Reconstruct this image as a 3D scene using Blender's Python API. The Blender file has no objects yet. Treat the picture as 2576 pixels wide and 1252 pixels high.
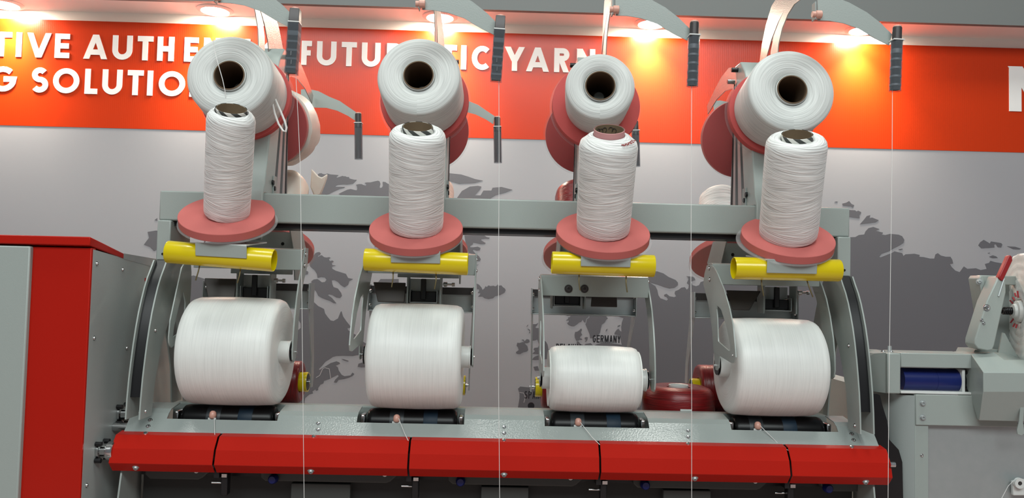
import bpy, bmesh, math, random
from mathutils import Vector, Matrix
random.seed(7)
S = bpy.context.scene
COL = S.collection

# ------------------------------------------------------------------ camera
IW, IH, F = 2576.0, 1252.0, 2000.0
YAW, PITCH, ROLL = (math.radians(a) for a in (1.11877, 2.60803, 1.33262))
CAM = Vector((0.0, -2.0, 1.5))
FW = Vector((math.sin(YAW) * math.cos(PITCH), math.cos(YAW) * math.cos(PITCH), math.sin(PITCH)))
_r = Vector((math.cos(YAW), -math.sin(YAW), 0.0)); _u = _r.cross(FW)
RT = math.cos(ROLL) * _r + math.sin(ROLL) * _u
UP = -math.sin(ROLL) * _r + math.cos(ROLL) * _u
cam = bpy.data.cameras.new('camera'); cam_o = bpy.data.objects.new('camera', cam); COL.objects.link(cam_o)
cam_o.matrix_world = Matrix(((RT.x, UP.x, -FW.x, CAM.x), (RT.y, UP.y, -FW.y, CAM.y), (RT.z, UP.z, -FW.z, CAM.z), (0, 0, 0, 1)))
cam.sensor_fit = 'HORIZONTAL'; cam.sensor_width = 36.0; cam.lens = 36.0 * F / IW
cam.clip_start = 0.05; cam.clip_end = 60
S.camera = cam_o

# ------------------------------------------------------------------ light, exposure
S.view_settings.view_transform = 'Standard'; S.view_settings.look = 'None'
S.view_settings.gamma = 1.0; S.view_settings.exposure = -0.12
try: S.view_settings.use_curve_mapping = False
except Exception: pass
wd = bpy.data.worlds.new('hall_air'); S.world = wd; wd.use_nodes = True
wd.node_tree.nodes['Background'].inputs[0].default_value = (0.86, 0.93, 1.0, 1)
wd.node_tree.nodes['Background'].inputs[1].default_value = 0.20
def area(name, loc, rot, sx, sy, power, col):
    l = bpy.data.lights.new(name, 'AREA'); l.shape = 'RECTANGLE'; l.size = sx; l.size_y = sy
    l.energy = power; l.color = col
    o = bpy.data.objects.new(name, l); o.location = loc; o.rotation_euler = rot; COL.objects.link(o); return o
# the hall's ceiling lamps, high above the aisle, then an added front fill
HALL = (0.97, 1.0, 0.94)
area('hall_lamp_and_fill', (-2.5, -0.55, 5.2), (math.radians(5), 0, 0), 0.7, 0.9, 37, HALL)
area('hall_lamp_and_fill', (-0.5, -0.55, 5.2), (math.radians(5), 0, 0), 1.1, 0.9, 47, HALL)
area('hall_lamp_and_fill', (1.45, -0.55, 5.2), (math.radians(5), 0, 0), 0.8, 0.9, 47, HALL)
area('hall_lamp_and_fill', (0.0, -4.3, 4.7), (math.radians(52), 0, 0), 6.0, 1.5, 262, (0.93, 1.0, 0.99))  # broad front area light, added as fill

# ------------------------------------------------------------------ measuring helpers (pixel of the photo -> point on a plane of the place)
def ray(px, py): return FW * F + RT * (px - IW / 2) - UP * (py - IH / 2)
def P(px, py, Y):
    d = ray(px, py); return CAM + d * ((Y - CAM.y) / d.y)
def PX(px, py, X):
    d = ray(px, py); return CAM + d * ((X - CAM.x) / d.x)

# ------------------------------------------------------------------ materials
MATS = {}
def mat(name, col, rough=0.5, metal=0.0, spec=0.5, bump=None, vary=None, trans=0.0, ior=1.45, coat=0.0, sheen=0.0, emit=None):
    m = bpy.data.materials.new(name); m.use_nodes = True; MATS[name] = m
    nt = m.node_tree; b = nt.nodes['Principled BSDF']
    b.inputs['Base Color'].default_value = (*col, 1); b.inputs['Roughness'].default_value = rough
    b.inputs['Metallic'].default_value = metal; b.inputs['Specular IOR Level'].default_value = spec
    b.inputs['Transmission Weight'].default_value = trans; b.inputs['IOR'].default_value = ior
    b.inputs['Coat Weight'].default_value = coat; b.inputs['Sheen Weight'].default_value = sheen
    if emit: b.inputs['Emission Color'].default_value = (*emit[0], 1); b.inputs['Emission Strength'].default_value = emit[1]
    tc = nt.nodes.new('ShaderNodeTexCoord')
    if vary:                                   # (scale, second colour): fine grain / wear of the thing's own colour
        n = nt.nodes.new('ShaderNodeTexNoise'); n.inputs['Scale'].default_value = vary[0]; n.inputs['Detail'].default_value = 3
        nt.links.new(tc.outputs['Object'], n.inputs['Vector'])
        mx = nt.nodes.new('ShaderNodeMix'); mx.data_type = 'RGBA'
        mx.inputs[6].default_value = (*col, 1); mx.inputs[7].default_value = (*vary[1], 1)
        nt.links.new(n.outputs['Fac'], mx.inputs[0]); nt.links.new(mx.outputs[2], b.inputs['Base Color'])
    if bump:                                   # (scale, strength, distance)
        n = nt.nodes.new('ShaderNodeTexNoise'); n.inputs['Scale'].default_value = bump[0]; n.inputs['Detail'].default_value = 2
        nt.links.new(tc.outputs['Object'], n.inputs['Vector'])
        bp = nt.nodes.new('ShaderNodeBump'); bp.inputs['Strength'].default_value = bump[1]; bp.inputs['Distance'].default_value = bump[2]
        nt.links.new(n.outputs['Fac'], bp.inputs['Height']); nt.links.new(bp.outputs['Normal'], b.inputs['Normal'])
    return m
def yarn_mat(name, col, freq, shear, ulen, strength, rough=0.55, dark=0.75, sheen=0.2, dist=0.0012):
    """thread windings: two sheared, stretched noises (crossing helices) in the lathe's own UV (turns, metres)"""
    m = bpy.data.materials.new(name); m.use_nodes = True; MATS[name] = m
    nt = m.node_tree; L = nt.links; b = nt.nodes['Principled BSDF']
    b.inputs['Roughness'].default_value = rough; b.inputs['Sheen Weight'].default_value = sheen
    uv = nt.nodes.new('ShaderNodeUVMap'); uv.uv_map = 'UVMap'
    sp = nt.nodes.new('ShaderNodeSeparateXYZ'); L.new(uv.outputs['UV'], sp.inputs[0])
    def M(op, a, bb, c=None):
        n = nt.nodes.new('ShaderNodeMath'); n.operation = op
        for i, v in enumerate((a, bb, c)):
            if v is None: continue
            if isinstance(v, (int, float)): n.inputs[i].default_value = v
            else: L.new(v, n.inputs[i])
        return n.outputs[0]
    def layer(sgn, off):
        y = M('ADD', M('MULTIPLY', sp.outputs['Y'], freq), M('MULTIPLY', sp.outputs['X'], sgn * shear))
        cb = nt.nodes.new('ShaderNodeCombineXYZ'); L.new(M('MULTIPLY_ADD', sp.outputs['X'], ulen, off), cb.inputs[0]); L.new(y, cb.inputs[1])
        n = nt.nodes.new('ShaderNodeTexNoise'); n.inputs['Scale'].default_value = 1.0; n.inputs['Detail'].default_value = 1.5
        L.new(cb.outputs[0], n.inputs['Vector']); return n.outputs['Fac']
    a, c = layer(1, 0.0), layer(-1, 31.7)
    cb = nt.nodes.new('ShaderNodeCombineXYZ'); L.new(M('MULTIPLY', sp.outputs['X'], 3.0), cb.inputs[0]); L.new(M('MULTIPLY', sp.outputs['Y'], freq * 0.10), cb.inputs[1])
    ms = nt.nodes.new('ShaderNodeTexNoise'); ms.inputs['Scale'].default_value = 1.0; ms.inputs['Detail'].default_value = 1
    L.new(cb.outputs[0], ms.inputs['Vector'])
    k = nt.nodes.new('ShaderNodeMapRange'); k.inputs[1].default_value = .42; k.inputs[2].default_value = .58; L.new(ms.outputs['Fac'], k.inputs[0])
    mx = nt.nodes.new('ShaderNodeMix'); L.new(k.outputs[0], mx.inputs[0]); L.new(a, mx.inputs[2]); L.new(c, mx.inputs[3])
    h = mx.outputs[0]
    r = nt.nodes.new('ShaderNodeMapRange'); r.inputs[1].default_value = .30; r.inputs[2].default_value = .62; L.new(h, r.inputs[0])
    cm = nt.nodes.new('ShaderNodeMix'); cm.data_type = 'RGBA'
    cm.inputs[6].default_value = (col[0] * dark, col[1] * dark, col[2] * dark, 1); cm.inputs[7].default_value = (*col, 1)
    L.new(r.outputs[0], cm.inputs[0]); L.new(cm.outputs[2], b.inputs['Base Color'])
    bp = nt.nodes.new('ShaderNodeBump'); bp.inputs['Strength'].default_value = strength; bp.inputs['Distance'].default_value = dist
    L.new(h, bp.inputs['Height']); L.new(bp.outputs['Normal'], b.inputs['Normal'])
    return m
GREY = mat('grey_machine_paint', (0.325, 0.365, 0.345), 0.28, spec=0.4, bump=(420, 0.22, 0.0006))
GREYD = mat('grey_sheet_dull', (0.30, 0.335, 0.325), 0.5, bump=(420, 0.2, 0.0005))
RED = mat('red_machine_paint', (0.40, 0.012, 0.006), 0.20, spec=0.2, bump=(420, 0.12, 0.0006))
SILVER = mat('hammered_silver_paint', (0.42, 0.415, 0.40), 0.30, metal=0.7, bump=(330, 0.5, 0.0012))
STEEL = mat('bright_steel', (0.62, 0.63, 0.63), 0.16, metal=1.0)
ZINC = mat('zinc_plate', (0.47, 0.50, 0.50), 0.42, metal=0.55, vary=(40, (0.40, 0.44, 0.44)))
ALU = mat('aluminium_rail', (0.40, 0.40, 0.40), 0.4, metal=0.8)
DARKST = mat('dark_blued_steel', (0.06, 0.055, 0.055), 0.4, metal=0.3)
BLACK = mat('black_plastic', (0.008, 0.008, 0.009), 0.35)
BLACKP = mat('black_gloss_panel', (0.012, 0.012, 0.013), 0.22)
RUBBER = mat('black_rubber', (0.004, 0.004, 0.0045), 0.3, spec=0.25)
BLUEB = mat('blue_rubber_band', (0.007, 0.020, 0.036), 0.5, spec=.3)
BLUEK = mat('blue_knob_plastic', (0.006, 0.011, 0.10), 0.35)
BLUEM = mat('blue_motor_enamel', (0.008, 0.018, 0.125), 0.28, vary=(20, (0.006, 0.013, 0.10)))
YEL = mat('yellow_tube_plastic', (0.66, 0.52, 0.002), 0.24, coat=0.3)
FOAM = mat('pink_foam', (0.50, 0.125, 0.11), 0.9, bump=(900, 0.3, 0.0006), vary=(260, (0.49, 0.13, 0.12)))
BORE = mat('pale_brown_cardboard', (0.21, 0.15, 0.09), 0.8, vary=(25, (0.16, 0.11, 0.065)))
CARD = mat('brown_cardboard', (0.12, 0.075, 0.04), 0.8, vary=(25, (0.085, 0.052, 0.028)))
WPLA = mat('white_tube_plastic', (0.66, 0.68, 0.66), 0.35)
CERAM = mat('pink_ceramic', (0.62, 0.33, 0.26), 0.3)
BRASS = mat('brass_wire', (0.20, 0.16, 0.08), 0.4, metal=0.8)
WALLW = mat('white_wall_paint', (0.84, 0.82, 0.78), 0.7)
SOFF = mat('white_soffit_board', (0.85, 0.83, 0.81), 0.7)
FASC = mat('grey_fascia_board', (0.17, 0.18, 0.175), 0.6)
FLOORM = mat('rose_carpet', (0.52, 0.37, 0.34), 0.9, bump=(300, .5, .002))
PRINT = mat('wall_print_light', (0.318, 0.314, 0.332), 0.42)
LAND = mat('wall_print_land', (0.115, 0.112, 0.124), 0.42)
BORD = mat('wall_print_border', (0.36, 0.34, 0.35), 0.42)
INK = mat('wall_print_ink', (0.012, 0.012, 0.016), 0.45)
LETTER = mat('white_letter_foam', (0.80, 0.78, 0.76), 0.5)
CLOTHW = mat('plastic_wrap', (0.62, 0.58, 0.52), 0.42, bump=(16, 0.55, 0.005))
GRIP = mat('red_grip', (0.26, 0.012, 0.014), 0.4)
def banner():
    m = mat('red_corrugated_sheet', (0.50, 0.033, 0.003), 0.27, spec=0.4); nt = m.node_tree
    w = nt.nodes.new('ShaderNodeTexWave'); w.bands_direction = 'X'; w.inputs['Scale'].default_value = 2 * math.pi / (20 * 0.0088) * 1.0
    tc = nt.nodes.new('ShaderNodeTexCoord'); nt.links.new(tc.outputs['Object'], w.inputs['Vector'])
    bp = nt.nodes.new('ShaderNodeBump'); bp.inputs['Strength'].default_value = .13; bp.inputs['Distance'].default_value = .0005
    nt.links.new(w.outputs['Fac'], bp.inputs['Height']); nt.links.new(bp.outputs['Normal'], nt.nodes['Principled BSDF'].inputs['Normal'])
    return m
BANNER = banner()
def clear(name, tint, gloss, fac):
    m = bpy.data.materials.new(name); m.use_nodes = True; nt = m.node_tree
    nt.nodes.remove(nt.nodes['Principled BSDF'])
    t = nt.nodes.new('ShaderNodeBsdfTransparent'); t.inputs[0].default_value = (*tint, 1)
    g = nt.nodes.new('ShaderNodeBsdfPrincipled'); g.inputs['Base Color'].default_value = (*gloss, 1); g.inputs['Roughness'].default_value = 0.15
    fr = nt.nodes.new('ShaderNodeLayerWeight'); fr.inputs['Blend'].default_value = 0.25
    ad = nt.nodes.new('ShaderNodeMath'); ad.operation = 'MULTIPLY_ADD'; ad.inputs[1].default_value = 0.35; ad.inputs[2].default_value = fac
    nt.links.new(fr.outputs['Facing'], ad.inputs[0])
    mx = nt.nodes.new('ShaderNodeMixShader'); nt.links.new(ad.outputs[0], mx.inputs[0]); nt.links.new(t.outputs[0], mx.inputs[1]); nt.links.new(g.outputs[0], mx.inputs[2])
    nt.links.new(mx.outputs[0], nt.nodes['Material Output'].inputs['Surface']); return m
ACRYL = clear('clear_acrylic', (0.96, 0.96, 0.96), (0.7, 0.68, 0.68), 0.03)
SMOKE = clear('smoky_clear_plastic', (0.78, 0.80, 0.82), (0.32, 0.35, 0.37), 0.10)
Y_BOT = yarn_mat('white_crosswound_yarn', (0.80, 0.81, 0.79), 290, 17.0, 5.0, 1.0, dark=0.60, dist=.0018)
Y_BOB = yarn_mat('white_fine_yarn', (0.62, 0.64, 0.62), 330, 4.0, 4.0, 0.7, dark=0.72)
Y_SPO = yarn_mat('white_satin_yarn', (0.78, 0.80, 0.77), 380, 3.0, 7.0, 0.3, rough=0.42, dark=0.90)
Y_RED = yarn_mat('red_satin_yarn', (0.23, 0.006, 0.008), 420, 9.0, 7.0, 0.8, rough=0.32, dark=0.40, sheen=0.0)
Y_PEA = yarn_mat('peach_yarn', (0.66, 0.50, 0.42), 300, 17.0, 5.0, 0.9, dark=0.7)
THREAD = mat('white_thread', (0.72, 0.72, 0.70), 0.6)
def striped():
    m = mat('striped_paper_tube', (0.7, 0.7, 0.66), 0.6); nt = m.node_tree; L = nt.links
    uv = nt.nodes.new('ShaderNodeUVMap'); uv.uv_map = 'UVMap'; sp = nt.nodes.new('ShaderNodeSeparateXYZ'); L.new(uv.outputs[0], sp.inputs[0])
    a = nt.nodes.new('ShaderNodeMath'); a.operation = 'MULTIPLY'; a.inputs[1].default_value = 7; L.new(sp.outputs['X'], a.inputs[0])
    b = nt.nodes.new('ShaderNodeMath'); b.operation = 'MULTIPLY_ADD'; b.inputs[1].default_value = 45; L.new(sp.outputs['Y'], b.inputs[0]); L.new(a.outputs[0], b.inputs[2])
    f = nt.nodes.new('ShaderNodeMath'); f.operation = 'FRACT'; L.new(b.outputs[0], f.inputs[0])
    g = nt.nodes.new('ShaderNodeMath'); g.operation = 'GREATER_THAN'; g.inputs[1].default_value = .5; L.new(f.outputs[0], g.inputs[0])
    mx = nt.nodes.new('ShaderNodeMix'); mx.data_type = 'RGBA'; mx.inputs[6].default_value = (.72, .73, .68, 1); mx.inputs[7].default_value = (.05, .055, .052, 1)
    L.new(g.outputs[0], mx.inputs[0]); L.new(mx.outputs[2], nt.nodes['Principled BSDF'].inputs['Base Color']); return m
STRIPE = striped()
PINKT = mat('pink_paper_tube', (0.60, 0.30, 0.30), 0.6)

WEIGHT = mat('brownish_grey_plate', (.085, .075, .070), .45, metal=.3); FOAM_SHADED = mat('shaded_pink_foam', (0.50, 0.085, 0.080), 0.9, bump=(900, 0.3, 0.0006)); BACK = mat('red_backing_sheet', (0.45, 0.035, 0.032), 0.6)  # shaded foam: pink deepened for the shade on the upper front discs
BAFF = mat('dark_insert', (.050, .054, .062), .35); LEDGE = mat('grey_insert_ledge', (.15, .16, .175), .4); GUIDEROD = mat('grey_inner_tube', (.36, .36, .35), .3, metal=.6)
# ------------------------------------------------------------------ mesh helpers
ORG = {}                                   # world origin of every object built
class MB:
    def __init__(self): self.bm = bmesh.new(); self.uv = self.bm.loops.layers.uv.new('UVMap')
    def quadbox(self, pts):                # 8 points: bottom 4 (ccw), top 4
        v = [self.bm.verts.new(p) for p in pts]
        for f in ((3, 2, 1, 0), (4, 5, 6, 7), (0, 1, 5, 4), (1, 2, 6, 5), (2, 3, 7, 6), (3, 0, 4, 7)): self.bm.faces.new([v[i] for i in f])
        return self
    def box(self, x0, x1, y0, y1, z0, z1, M=None):
        pts = [Vector(p) for p in ((x0, y0, z0), (x1, y0, z0), (x1, y1, z0), (x0, y1, z0), (x0, y0, z1), (x1, y0, z1), (x1, y1, z1), (x0, y1, z1))]
        if M: pts = [M @ p for p in pts]
        return self.quadbox(pts)
    def prism(self, pts, off):             # closed outline of 3-D points, extruded by the vector off
        off = Vector(off); n = len(pts)
        a = [self.bm.verts.new(p) for p in pts]; b = [self.bm.verts.new(Vector(p) + off) for p in pts]
        fs = [self.bm.faces.new(a[::-1]), self.bm.faces.new(b)]
        for i in range(n): fs.append(self.bm.faces.new((a[i], a[(i + 1) % n], b[(i + 1) % n], b[i])))
        bmesh.ops.recalc_face_normals(self.bm, faces=fs); return self
    def holed(self, outer, inner, off):    # plate with a hole: outlines with the same number of points
        off = Vector(off); n = len(outer)
        r = [[self.bm.verts.new(Vector(p) + o) for p in ring] for ring in (outer, inner) for o in (Vector(), off)]
        oa, ob, ia, ib = r; fs = []
        for i in range(n):
            j = (i + 1) % n
            for q in ((oa[i], oa[j], ia[j], ia[i]), (ob[j], ob[i], ib[i], ib[j]), (oa[j], oa[i], ob[i], ob[j]), (ia[i], ia[j], ib[j], ib[i])): fs.append(self.bm.faces.new(q))
        bmesh.ops.recalc_face_normals(self.bm, faces=fs); return self
    def ribbon(self, left, right, th):     # strip between two 3-D polylines, thickness vector th
        th = Vector(th); a = [self.bm.verts.new(p) for p in left]; b = [self.bm.verts.new(p) for p in right]
        c = [self.bm.verts.new(Vector(p) + th) for p in left]; d = [self.bm.verts.new(Vector(p) + th) for p in right]; fs = []
        for i in range(len(left) - 1):
            for q in ((a[i], b[i], b[i + 1], a[i + 1]), (d[i], c[i], c[i + 1], d[i + 1]), (a[i], a[i + 1], c[i + 1], c[i]), (b[i + 1], b[i], d[i], d[i + 1])): fs.append(self.bm.faces.new(q))
        fs.append(self.bm.faces.new((a[0], c[0], d[0], b[0]))); fs.append(self.bm.faces.new((a[-1], b[-1], d[-1], c[-1])))
        bmesh.ops.recalc_face_normals(self.bm, faces=fs); return self
    def tube(self, path, r, n=8, closed=False):
        path = [Vector(p) for p in path]; rings = []; m = len(path)
        ref = Vector((0.31, 0.87, 0.38)); rr = r if isinstance(r, (list, tuple)) else [r] * m
        for i, p in enumerate(path):
            t = ((path[(i + 1) % m] - path[i - 1]) if closed else (path[min(i + 1, m - 1)] - path[max(i - 1, 0)])).normalized()
            s = t.cross(ref).normalized(); q = t.cross(s)
            rings.append([self.bm.verts.new(p + rr[i] * (math.cos(2 * math.pi * k / n) * s + math.sin(2 * math.pi * k / n) * q)) for k in range(n)])
        fs = []
        for i in range(m if closed else m - 1):
            A, B = rings[i], rings[(i + 1) % m]
            for k in range(n): fs.append(self.bm.faces.new((A[k], A[(k + 1) % n], B[(k + 1) % n], B[k])))
        if not closed: fs.append(self.bm.faces.new(rings[0][::-1])); fs.append(self.bm.faces.new(rings[-1]))
        bmesh.ops.recalc_face_normals(self.bm, faces=fs); return self
    def lathe(self, prof, o, axis, n=64, closed=True, seam=None, jit=0.0, flat=1e-9):
        """revolve (radius, height) points about axis from o; closed profile ring = solid of revolution with a bore"""
        ax = Vector(axis).normalized(); o = Vector(o)
        seam = Vector(seam) if seam else Vector((0, 1, 0.2))
        e1 = (seam - ax * seam.dot(ax)).normalized(); e2 = ax.cross(e1)
        m = len(prof); rings = []; fs = []
        for r, h in prof:
            if r < flat: rings.append([self.bm.verts.new(o + ax * h)] * (n)); continue
            rings.append([self.bm.verts.new(o + ax * h + (r + (random.uniform(-jit, jit) if jit else 0)) * (math.cos(2 * math.pi * k / n) * e1 + math.sin(2 * math.pi * k / n) * e2)) for k in range(n)])
        vs = [0.0]
        for i in range(m): a, b = prof[i], prof[(i + 1) % m]; vs.append(vs[-1] + math.hypot(a[0] - b[0], a[1] - b[1]))
        for i in range(m if closed else m - 1):
            A, B = rings[i], rings[(i + 1) % m]
            for k in range(n):
                q = (k + 1) % n; vv, uu = [], []
                for vert, u, v in ((A[k], k, vs[i]), (A[q], k + 1, vs[i]), (B[q], k + 1, vs[i + 1]), (B[k], k, vs[i + 1])):
                    if vert not in vv: vv.append(vert); uu.append((u / n, v))
                if len(vv) < 3: continue
                f = self.bm.faces.new(vv); fs.append(f)
                for lp, w in zip(f.loops, uu): lp[self.uv].uv = w
        bmesh.ops.recalc_face_normals(self.bm, faces=fs); return self
    def cyl(self, a, b, r, n=24, bev=0.0):
        a, b = Vector(a), Vector(b); L = (b - a).length
        pr = [(0, 0), (r - bev, 0), (r, bev), (r, L - bev), (r - bev, L), (0, L)] if bev else [(0, 0), (r, 0), (r, L), (0, L)]
        return self.lathe(pr, a, b - a, n, closed=False)
    def ball(self, c, r, n=14):
        k = 8; return self.lathe([(r * math.sin(math.pi * i / k), -r * math.cos(math.pi * i / k)) for i in range(k + 1)], c, (0, 0, 1), n, closed=False, flat=1e-6)
def obj(name, mb, m, parent=None, at=None, bevel=0.0, angle=38, seg=2):
    me = bpy.data.meshes.new(name); o = bpy.data.objects.new(name, me); COL.objects.link(o)
    if parent is not None: og = ORG[parent]; o.parent = parent
    else: og = Vector(at) if at is not None else Vector(); o.location = og
    ORG[o] = og.copy()
    bmesh.ops.translate(mb.bm, verts=mb.bm.verts, vec=-og)
    mb.bm.to_mesh(me); mb.bm.free(); me.materials.append(m)
    me.shade_smooth(); me.set_sharp_from_angle(angle=math.radians(angle))
    if bevel:
        b = o.modifiers.new('edges', 'BEVEL'); b.width = bevel; b.segments = seg; b.limit_method = 'ANGLE'; b.angle_limit = math.radians(40); b.harden_normals = False
    return o
def tag(o, label, cat, group=None):
    o['label'] = label; o['category'] = cat
    if group: o['group'] = group
    return o
def thing(name, label, cat, at, group=None):
    o = bpy.data.objects.new(name, None); COL.objects.link(o); o.location = at; o.empty_display_size = .05; ORG[o] = Vector(at)
    return tag(o, label, cat, group)
def struct(name, mb, m, parent=None, **k):
    o = obj(name, mb, m, parent, **k)
    if parent is None: o['kind'] = 'structure'
    return o
def screw(name, c, nrm, r, m, parent, h=None):
    c, nrm = Vector(c), Vector(nrm).normalized(); h = h or r * .7
    mb = MB().lathe([(0, h * .45), (r * .38, h * .45), (r * .45, h), (r * .75, h * .95), (r, h * .4), (r, 0), (r * 1.35, 0), (r * 1.35, -h * .25)], c, nrm, 16, closed=False)
    return obj(name, mb, m, parent)

# ------------------------------------------------------------------ the setting
YW = 1.60
ZRT, ZRB, ZC = 2.652, 2.1655, 2.695
struct('floor', MB().box(-8, 8, -9, 1.9, -0.1, 0), FLOORM)
wall = struct('wall_back', MB().box(-6, 6, YW, YW + .12, 0, 3.4), WALLW)
struct('printed_sheet', MB().box(-6, 6, YW - .004, YW, 0.02, ZRB), PRINT, wall)
struct('red_sheet', MB().box(-6, 6, YW - .0055, YW, ZRB, ZRT), BANNER, wall)
soff = struct('ceiling', MB().box(-6, 6, 1.435, YW, ZC, ZC + .05), SOFF)
struct('trim_1', MB().box(-6, 6, 1.41, 1.435, ZC - .0005, 3.5), FASC)

def poly_plate(name, lists, y0, th, m, parent):
    mb = MB()
    for i, pts in enumerate(lists): mb.prism([Vector((x, y0 - 1e-5, z)) for x, z in pts], (0, -th - 1.1e-5 * i, 0))
    return obj(name, mb, m, parent)
# --- lettering: glyphs as strokes in a unit cell (u across the width, v up the cap height)
def arc(cx, cy, rx, ry, a0, a1, n=20):
    return [(cx + rx * math.cos(math.radians(a0 + (a1 - a0) * i / n)), cy + ry * math.sin(math.radians(a0 + (a1 - a0) * i / n))) for i in range(n + 1)]
def glyph(ch, w, h, t):
    """centre-line strokes in metres; w, h outer size, t stroke"""
    q = t / 2
    L, R, B, T = q, w - q, q, h - q; cx, cy = w / 2, h / 2
    G = {
     'T': [[(0, T), (w, T)], [(cx, 0), (cx, h - t)]], 'I': [[(cx, 0), (cx, h)]],
     'V': [[(L, h), (cx, 0)], [(w - L, h), (cx, 0)]], 'E': [[(L, 0), (L, h)], [(t, T), (w, T)], [(t, cy), (w * .95, cy)], [(t, B), (w, B)]],
     'A': [[(L, 0), (cx, h)], [(w - L, 0), (cx, h)], [(w * .26, h * .28), (w * .74, h * .28)]],
     'U': [[(L, h)] + arc(cx, B + (w / 2 - q), w / 2 - q, w / 2 - q, 180, 360) + [(R, h)]],
     'H': [[(L, 0), (L, h)], [(R, 0), (R, h)], [(t, cy), (w - t, cy)]], 'N': [[(L, 0), (L, h)], [(R, 0), (R, h)], [(L, h), (R, 0)]],
     'C': [arc(cx + w * .06, cy, w * .56 - q, cy - q, 48, 312)], 'F': [[(L, 0), (L, h)], [(t, T), (w, T)], [(t, cy), (w * .9, cy)]],
     'R': [[(L, 0), (L, h)], [(t, T)] + arc(w * .58, h * .73, w * .42 - q, h * .27 - q, 90, -90) + [(t, h * .46 + q)], [(w * .5, h * .46), (w - q * 1.1, 0)]],
     'S': [arc(cx, (h * 1.52 - q) / 2, w * .46 - q, (h * .48 - q) / 2, 35, 262) + arc(cx, (h * .52 + q) / 2, w * .5 - q, (h * .52 - q) / 2, 82, -145)],
     'Y': [[(L, h), (cx, h * .40)], [(w - L, h), (cx, h * .40)], [(cx, 0), (cx, h * .46)]],
     'G': [arc(cx, cy, cx - q, cy - q, 45, 340) + [(w - q, cy), (cx * 1.05, cy)]], 'O': [arc(cx, cy, cx - q, cy - q, 0, 360, 32)],
     'L': [[(L, 0), (L, h)], [(t, B), (w, B)]], 'M': [[(L, 0), (L, h)], [(R, 0), (R, h)], [(L, h), (cx, t * .5)], [(R, h), (cx, t * .5)]],
     'B': [[(L, 0), (L, h)], [(t, T)] + arc(w * .55, h * .74, w * .4 - q, h * .26 - q, 90, -90) + [(t, h * .48 + q)], [(t, h * .52 - q)] + arc(w * .55, h * .27, w * .45 - q, h * .27 - q, 90, -90) + [(t, B)]],
     'P': [[(L, 0), (L, h)], [(t, T)] + arc(w * .55, h * .72, w * .45 - q, h * .28 - q, 90, -90) + [(t, h * .44 + q)]],
     'Z': [[(0, T), (w, T)], [(w - q, T), (q, B)], [(0, B), (w, B)]],
    }
    return G[ch]
def strokes(mb, ch, x0, z0, w, h, t, y, th):
    for si, st in enumerate(glyph(ch, w, h, t)):
        n = len(st); lf, rg = [], []
        if n == 2 and abs(st[0][0] - st[1][0]) > 1e-4 and abs(st[0][1] - st[1][1]) > 1e-4:
            (a0, b0), (a1, b1) = st; k = t / 2 * math.hypot(a1 - a0, b1 - b0) / abs(b1 - b0)
            mb.ribbon([Vector((x0 + a0 - k, y, z0 + b0)), Vector((x0 + a1 - k, y, z0 + b1))], [Vector((x0 + a0 + k, y, z0 + b0)), Vector((x0 + a1 + k, y, z0 + b1))], (0, -th * (1 + .03 * si), 0)); continue
        loop = (abs(st[0][0] - st[-1][0]) < 1e-6 and abs(st[0][1] - st[-1][1]) < 1e-6)
        for i, (a, b) in enumerate(st):
            p, q = (st[i - 1] if i else (st[-2] if loop else st[0])), (st[i + 1] if i < n - 1 else (st[1] if loop else st[-1]))
            d0 = Vector((a - p[0], b - p[1])); d1 = Vector((q[0] - a, q[1] - b))
            if d0.length < 1e-9: d0 = d1
            if d1.length < 1e-9: d1 = d0
            d0.normalize(); d1.normalize(); n0 = Vector((-d0.y, d0.x)); n1 = Vector((-d1.y, d1.x)); mm = (n0 + n1); mm.normalize()
            k = min(1 / max(mm.dot(n1), .5), 1.6) * t / 2
            lf.append(Vector((x0 + a + mm.x * k, y, z0 + b + mm.y * k))); rg.append(Vector((x0 + a - mm.x * k, y, z0 + b - mm.y * k)))
        mb.ribbon(lf, rg, (0, -th * (1 + .03 * si), 0))
def word(name, letters, z0, h, t, y, th, m, rowpx):
    mb = MB()
    for ch, a, b in letters:
        xa, xb = P(a, rowpx, y).x, P(b, rowpx, y).x
        if ch in 'AV': strokes(mb, ch, xa, z0, xb - xa, h, t, y, th)
        else: strokes(mb, ch, xa, z0, xb - xa, h, t, y, th)
    return obj(name, mb, m, wall, bevel=0, angle=30)
YL = YW - .006
z1b, z1t = P(430, 154, YL).z, P(430, 93, YL).z
z2b, z2t = P(300, 238.5, YL).z, P(300, 175.5, YL).z
R1 = [('T', -22, 30), ('I', 41, 56), ('V', 69, 129), ('E', 139, 176)]
R2 = [('A', 211, 270), ('U', 283, 333), ('T', 346, 385), ('H', 396, 438), ('E', 464, 499), ('N', 513, 556), ('T', 566, 604), ('I', 615, 630), ('C', 662, 711)]
R3 = [('F', 758, 784), ('U', 797, 846), ('T', 859, 897), ('U', 910, 957), ('R', 973, 1010), ('I', 1022, 1037), ('S', 1048, 1084), ('T', 1110, 1149), ('I', 1159, 1174), ('C', 1187, 1234)]
R4 = [('Y', 1270, 1319), ('A', 1324, 1381), ('R', 1394, 1432), ('N', 1451, 1497)]
for nm, r, rp in (('lettering', R1, 112), ('lettering', R2, 130), ('lettering', R3, 145), ('lettering', R4, 153)):
    word(nm, r, z1b, z1t - z1b, .0245, YL, .003, LETTER, rp)
word('lettering', [('G', -26, 42)], z2b, z2t - z2b, .0245, YL, .003, LETTER, 200)
word('lettering', [('S', 79, 122), ('O', 134, 200), ('L', 214, 246), ('U', 258, 308), ('T', 321, 361), ('I', 371, 385), ('O', 400, 466), ('N', 478, 530), ('S', 542, 584)], z2b, z2t - z2b, .0245, YL, .003, LETTER, 207)
zb, zt = P(2550, 280, YL).z, P(2550, 167, YL).z
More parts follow.
